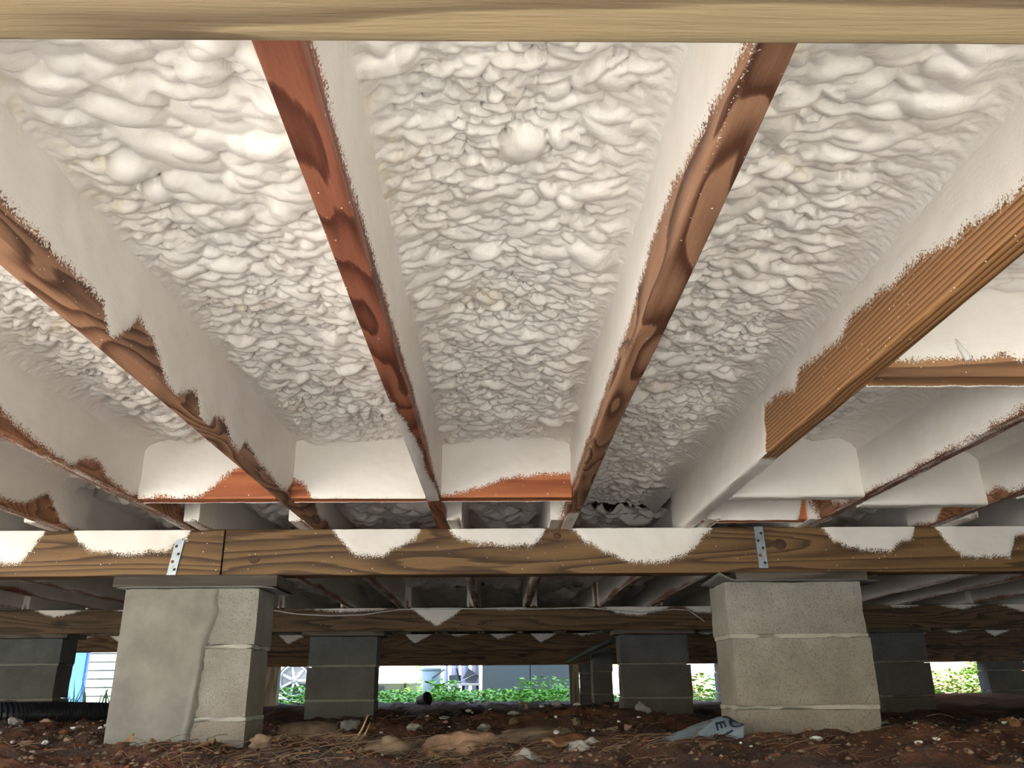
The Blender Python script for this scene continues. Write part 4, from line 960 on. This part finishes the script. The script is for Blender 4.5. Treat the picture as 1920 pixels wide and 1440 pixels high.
# bench with junk
be = empty('garden_bench', (-.54, 13.3, 0.0))
MB().box(-.26, .26, -.14, .14, .19, .225, .006).build('seat', M['white'], be)
for sx in (-.23, .02, .23): MB().box(sx-.02, sx+.02, -.12, -.08, .0, .19, .003).build('leg', M['black'], be)
tag(be, 'low white bench with dark legs between bin and shed', 'bench')
tag(MB().box(-.74, -.56, 13.2, 13.36, .226, .345, .012).build('storage_tub', M['shed']), 'grey tub on the left of the low bench', 'tub')
ch = empty('folding_chair', (-.46, 13.22, .226), .3)
Mx = Matrix.Rotation(.6, 4, 'Y') @ Matrix.Rotation(-.3, 4, 'X')
MB().box(-.10, .10, -.01, .01, .02, .20, .004, Mx).build('backrest', M['greyfab'], ch)
MB().tube([(-.16, 0, .0), (-.06, 0, .05), (.13, 0, .13)], .008, 8).build('frame_bar', M['chrome'], ch)
MB().tube([(-.17, .02, .21), (-.10, .02, .0)], .010, 8).build('leg', M['black'], ch)
tag(ch, 'tipped grey folding chair leaning on the bench beside the shed', 'chair')
tag(MB().tube([(-.98, 13.05, .30), (-.86, 13.05, .38), (-.80, 13.05, .42)], [.008, .012, .014], 8).build('hand_tool', M['greyfab']), 'dark tool handle slanting beside the bin', 'tool')
NX, NZ = 30, 20
U, Vv = np.meshgrid(np.linspace(0, 1, NX), np.linspace(0, 1, NZ), indexing='ij')
P_ = np.stack([-.85+.55*U, 13.75+.05*np.sin(U*22)+.02*np.sin(Vv*9), .02+.95*Vv], -1)
tp = link('hanging_tarp', mesh_np('hanging_tarp', P_.reshape(-1, 3)-np.array([-.54, 13.75, 0]), grid_faces(NX, NZ)), M['tarp'], None, (-.54, 13.75, 0)); tp.modifiers.new('thickness', 'SOLIDIFY').thickness = .004
tag(tp, 'pale blue folded tarp hanging behind the bench', 'tarp')
# timber edging, white wall
tag(MB().box(-2.2, -1.62, 12.6, 12.8, -.06, .20, .01).build('timber_edging', M['slab']), 'dark stacked timber edging left of the bin', 'edging')
tag(MB().box(-1.62, -1.15, 12.75, 12.9, -.06, .075, .01).build('kerb_stone', M['block']), 'pale low kerb before the bright gap left of the bin', 'kerb')
bw = empty('garden_wall', (-1.5, 17.5, 0)); MB().box(-2.6, 3.0, 0, .2, -.06, 2.2).build('wall_face', M['siding'], bw); MB().box(-.36, -.32, -.06, 0, 0, 2.2).build('downpipe', M['post_wood'], bw)
tag(bw, 'blown-out white wall with a dark upright behind the bin', 'wall')
o = leaf_cluster('hanging_vine', 'leaf', [(-1.45, -1.2, 13.6, 13.9, .0, 1.1, 180), (-2.1, -1.9, 14, 14.2, .2, .9, 60)], 5, (.04, .1), up=-.6); tag(o, 'green vine trailing down left of the bin', 'vine', kind='stuff')
# parked car, only its lower rear shows
car = empty('parked_car', (-3.78, 16.6, 0.0))
b = MB(); prof = [(-1.9, .25), (-1.9, .70), (-1.7, 1.0), (-.9, 1.45), (1.0, 1.45), (1.7, .95), (2.2, .85), (2.25, .25)]
lo = [b.bm.verts.new((x, 0, z)) for x, z in prof]; hi = [b.bm.verts.new((x, 1.7, z)) for x, z in prof]
b.bm.faces.new(lo); b.bm.faces.new(hi[::-1])
for i in range(len(prof)): b.bm.faces.new((lo[i], lo[(i+1) % len(prof)], hi[(i+1) % len(prof)], hi[i]))
b.build('car_body', M['white'], car)
MB().box(-1.2, .9, -.01, .0, .95, 1.35, .0).build('side_window', M['black'], car)
Mw = Matrix.Rotation(math.pi/2, 4, 'X')
for wx in (.0,):
    for cx_ in (-.02+.0, 2.75-4.1):
        T = Matrix.Translation((cx_+.0, .02, .31)) @ Mw
        wh = MB().lathe([(.275, -.06), (.32, -.05), (.332, .0), (.332, .14), (.31, .16), (.275, .15)], 40, T, False).build('tyre', M['black'], car)
        MB().lathe([(.272, -.03), (.283, .15), (.262, .165), (.243, .08), (.243, -.03)], 40, T, False).build('rim', M['chrome'], wh)
        MB().lathe([(.245, .0), (.245, .005)], 30, T).build('brake_disc', M['shed'], wh)
        for s_ in range(7):
            A = T @ Matrix.Rotation(2*math.pi*s_/7, 4, 'Z')
            MB().box(.02, .25, -.024, .024, .07, .13, .005, A).build('spoke', M['chrome'], wh)
        MB().lathe([(.055, .02), (.055, .135), (.02, .145)], 16, T).build('hub_cap', M['chrome'], wh)
tag(car, 'white parked car with a multi-spoke alloy wheel, seen low through the gap', 'car')
tag(MB().box(-4.4, -2.2, 14.2, 16.0, -.058, -.010).build('parking_pad', M['shed']), 'bluish paved strip in front of the parked car', 'paving')
# white lap-sided building at left
sd = empty('white_outbuilding', (-7.3, 13.0, 0))
MB().box(-2.2, 2.2, .12, 2.5, -.06, 2.6).build('gap_shade_core', M['shed'], sd)  # blue-grey core stands in for shadow lines between the siding boards
Ms = Matrix.Rotation(math.radians(-13), 4, 'X')
sm_ = None
for k in range(18):
    z = -.02+k*.118
    if sm_ is None:
        bb = MB().box(-2.2, 2.2, 0, .05, 0, .097, 0).build('siding_board', M['siding'], sd, (0, .02, z)); sm_ = bb.data
    else:
        link('siding_board', sm_, None, sd, (0, .02, z))
tag(sd, 'white lap-sided building glaring beyond the left opening', 'building')
MB_ = MB().box(-5.84, -5.60, 12.0, 12.1, .0, .95, .02).build('blue_barrel_panel', M['bluepaint']); tag(MB_, 'saturated blue board edge left of the white siding', 'board'); MB_.name = 'blue_board'
V_, F_ = [], []
for k in range(60):
    x, y = rr.uniform(-5.3, -3.9), rr.uniform(9.6, 10.2); h = rr.uniform(.10, .34); ln = rr.uniform(-.12, .12); b0 = len(V_); wd = .012
    for q in range(4):
        f = q/3; V_ += [(x+ln*f*f-wd*(1-f), y, h*f-.02), (x+ln*f*f+wd*(1-f)+.001, y, h*f-.02)]
    for q in range(3): F_ += [(b0+2*q, b0+2*q+1, b0+2*q+3, b0+2*q+2)]
tag(link('tall_grass', mesh_np('tall_grass', V_, F_), M['grass']), 'tall grass blades against the white siding', 'grass', kind='stuff')
# brick house at right
bh = empty('brick_house', (7.0, 14.0, 0)); MB().box(-4.2, 4.5, 0, .3, -.06, 3.0).build('brick_face', M['brick'], bh); MB().box(-3.66, -3.54, -.05, 0, -.06, 3.0).build('corner_board', M['white'], bh)
tag(bh, 'sunlit red brick wall beyond the right-hand openings', 'building')
# odds and ends at the far dirt edge
def pot(x, y, r, h, mat, label, tilt):
    o = MB().lathe([(r*.68, 0), (r*.72, .004), (r, h), (r*1.06, h), (r*1.06, h*.86), (r*1.02, h*.86), (r*.98, h*.9), (r*.66, .01)], 20, None, False).build('plant_pot', M[mat], None, (x, y, gz(x, y)+r*.7))
    o.rotation_euler = tilt; return tag(o, label, 'pot')
pot(-.78, 8.75, .06, .12, 'black', 'black plant pot lying on its side at the edge of the weeds', (1.4, 0, .9))
pot(.19, 7.2, .035, .05, 'cork', 'small tan pot lying at the dirt edge before the shed', (1.5, 0, .2))
for k, (x, y, s) in enumerate(((-.05, 7.2, .03), (.48, 7.4, .05), (.62, 7.0, .04), (.34, 7.0, .02), (-.2, 6.0, .022), (-.17, 5.9, .014))):
    rock('litter_scrap', x, y, (s, s*.6, s*.5), 'crumb', 'white scrap of litter on the dark dirt before the weeds', 'litter', 300+k, k, .1, 'white litter at the far dirt edge')
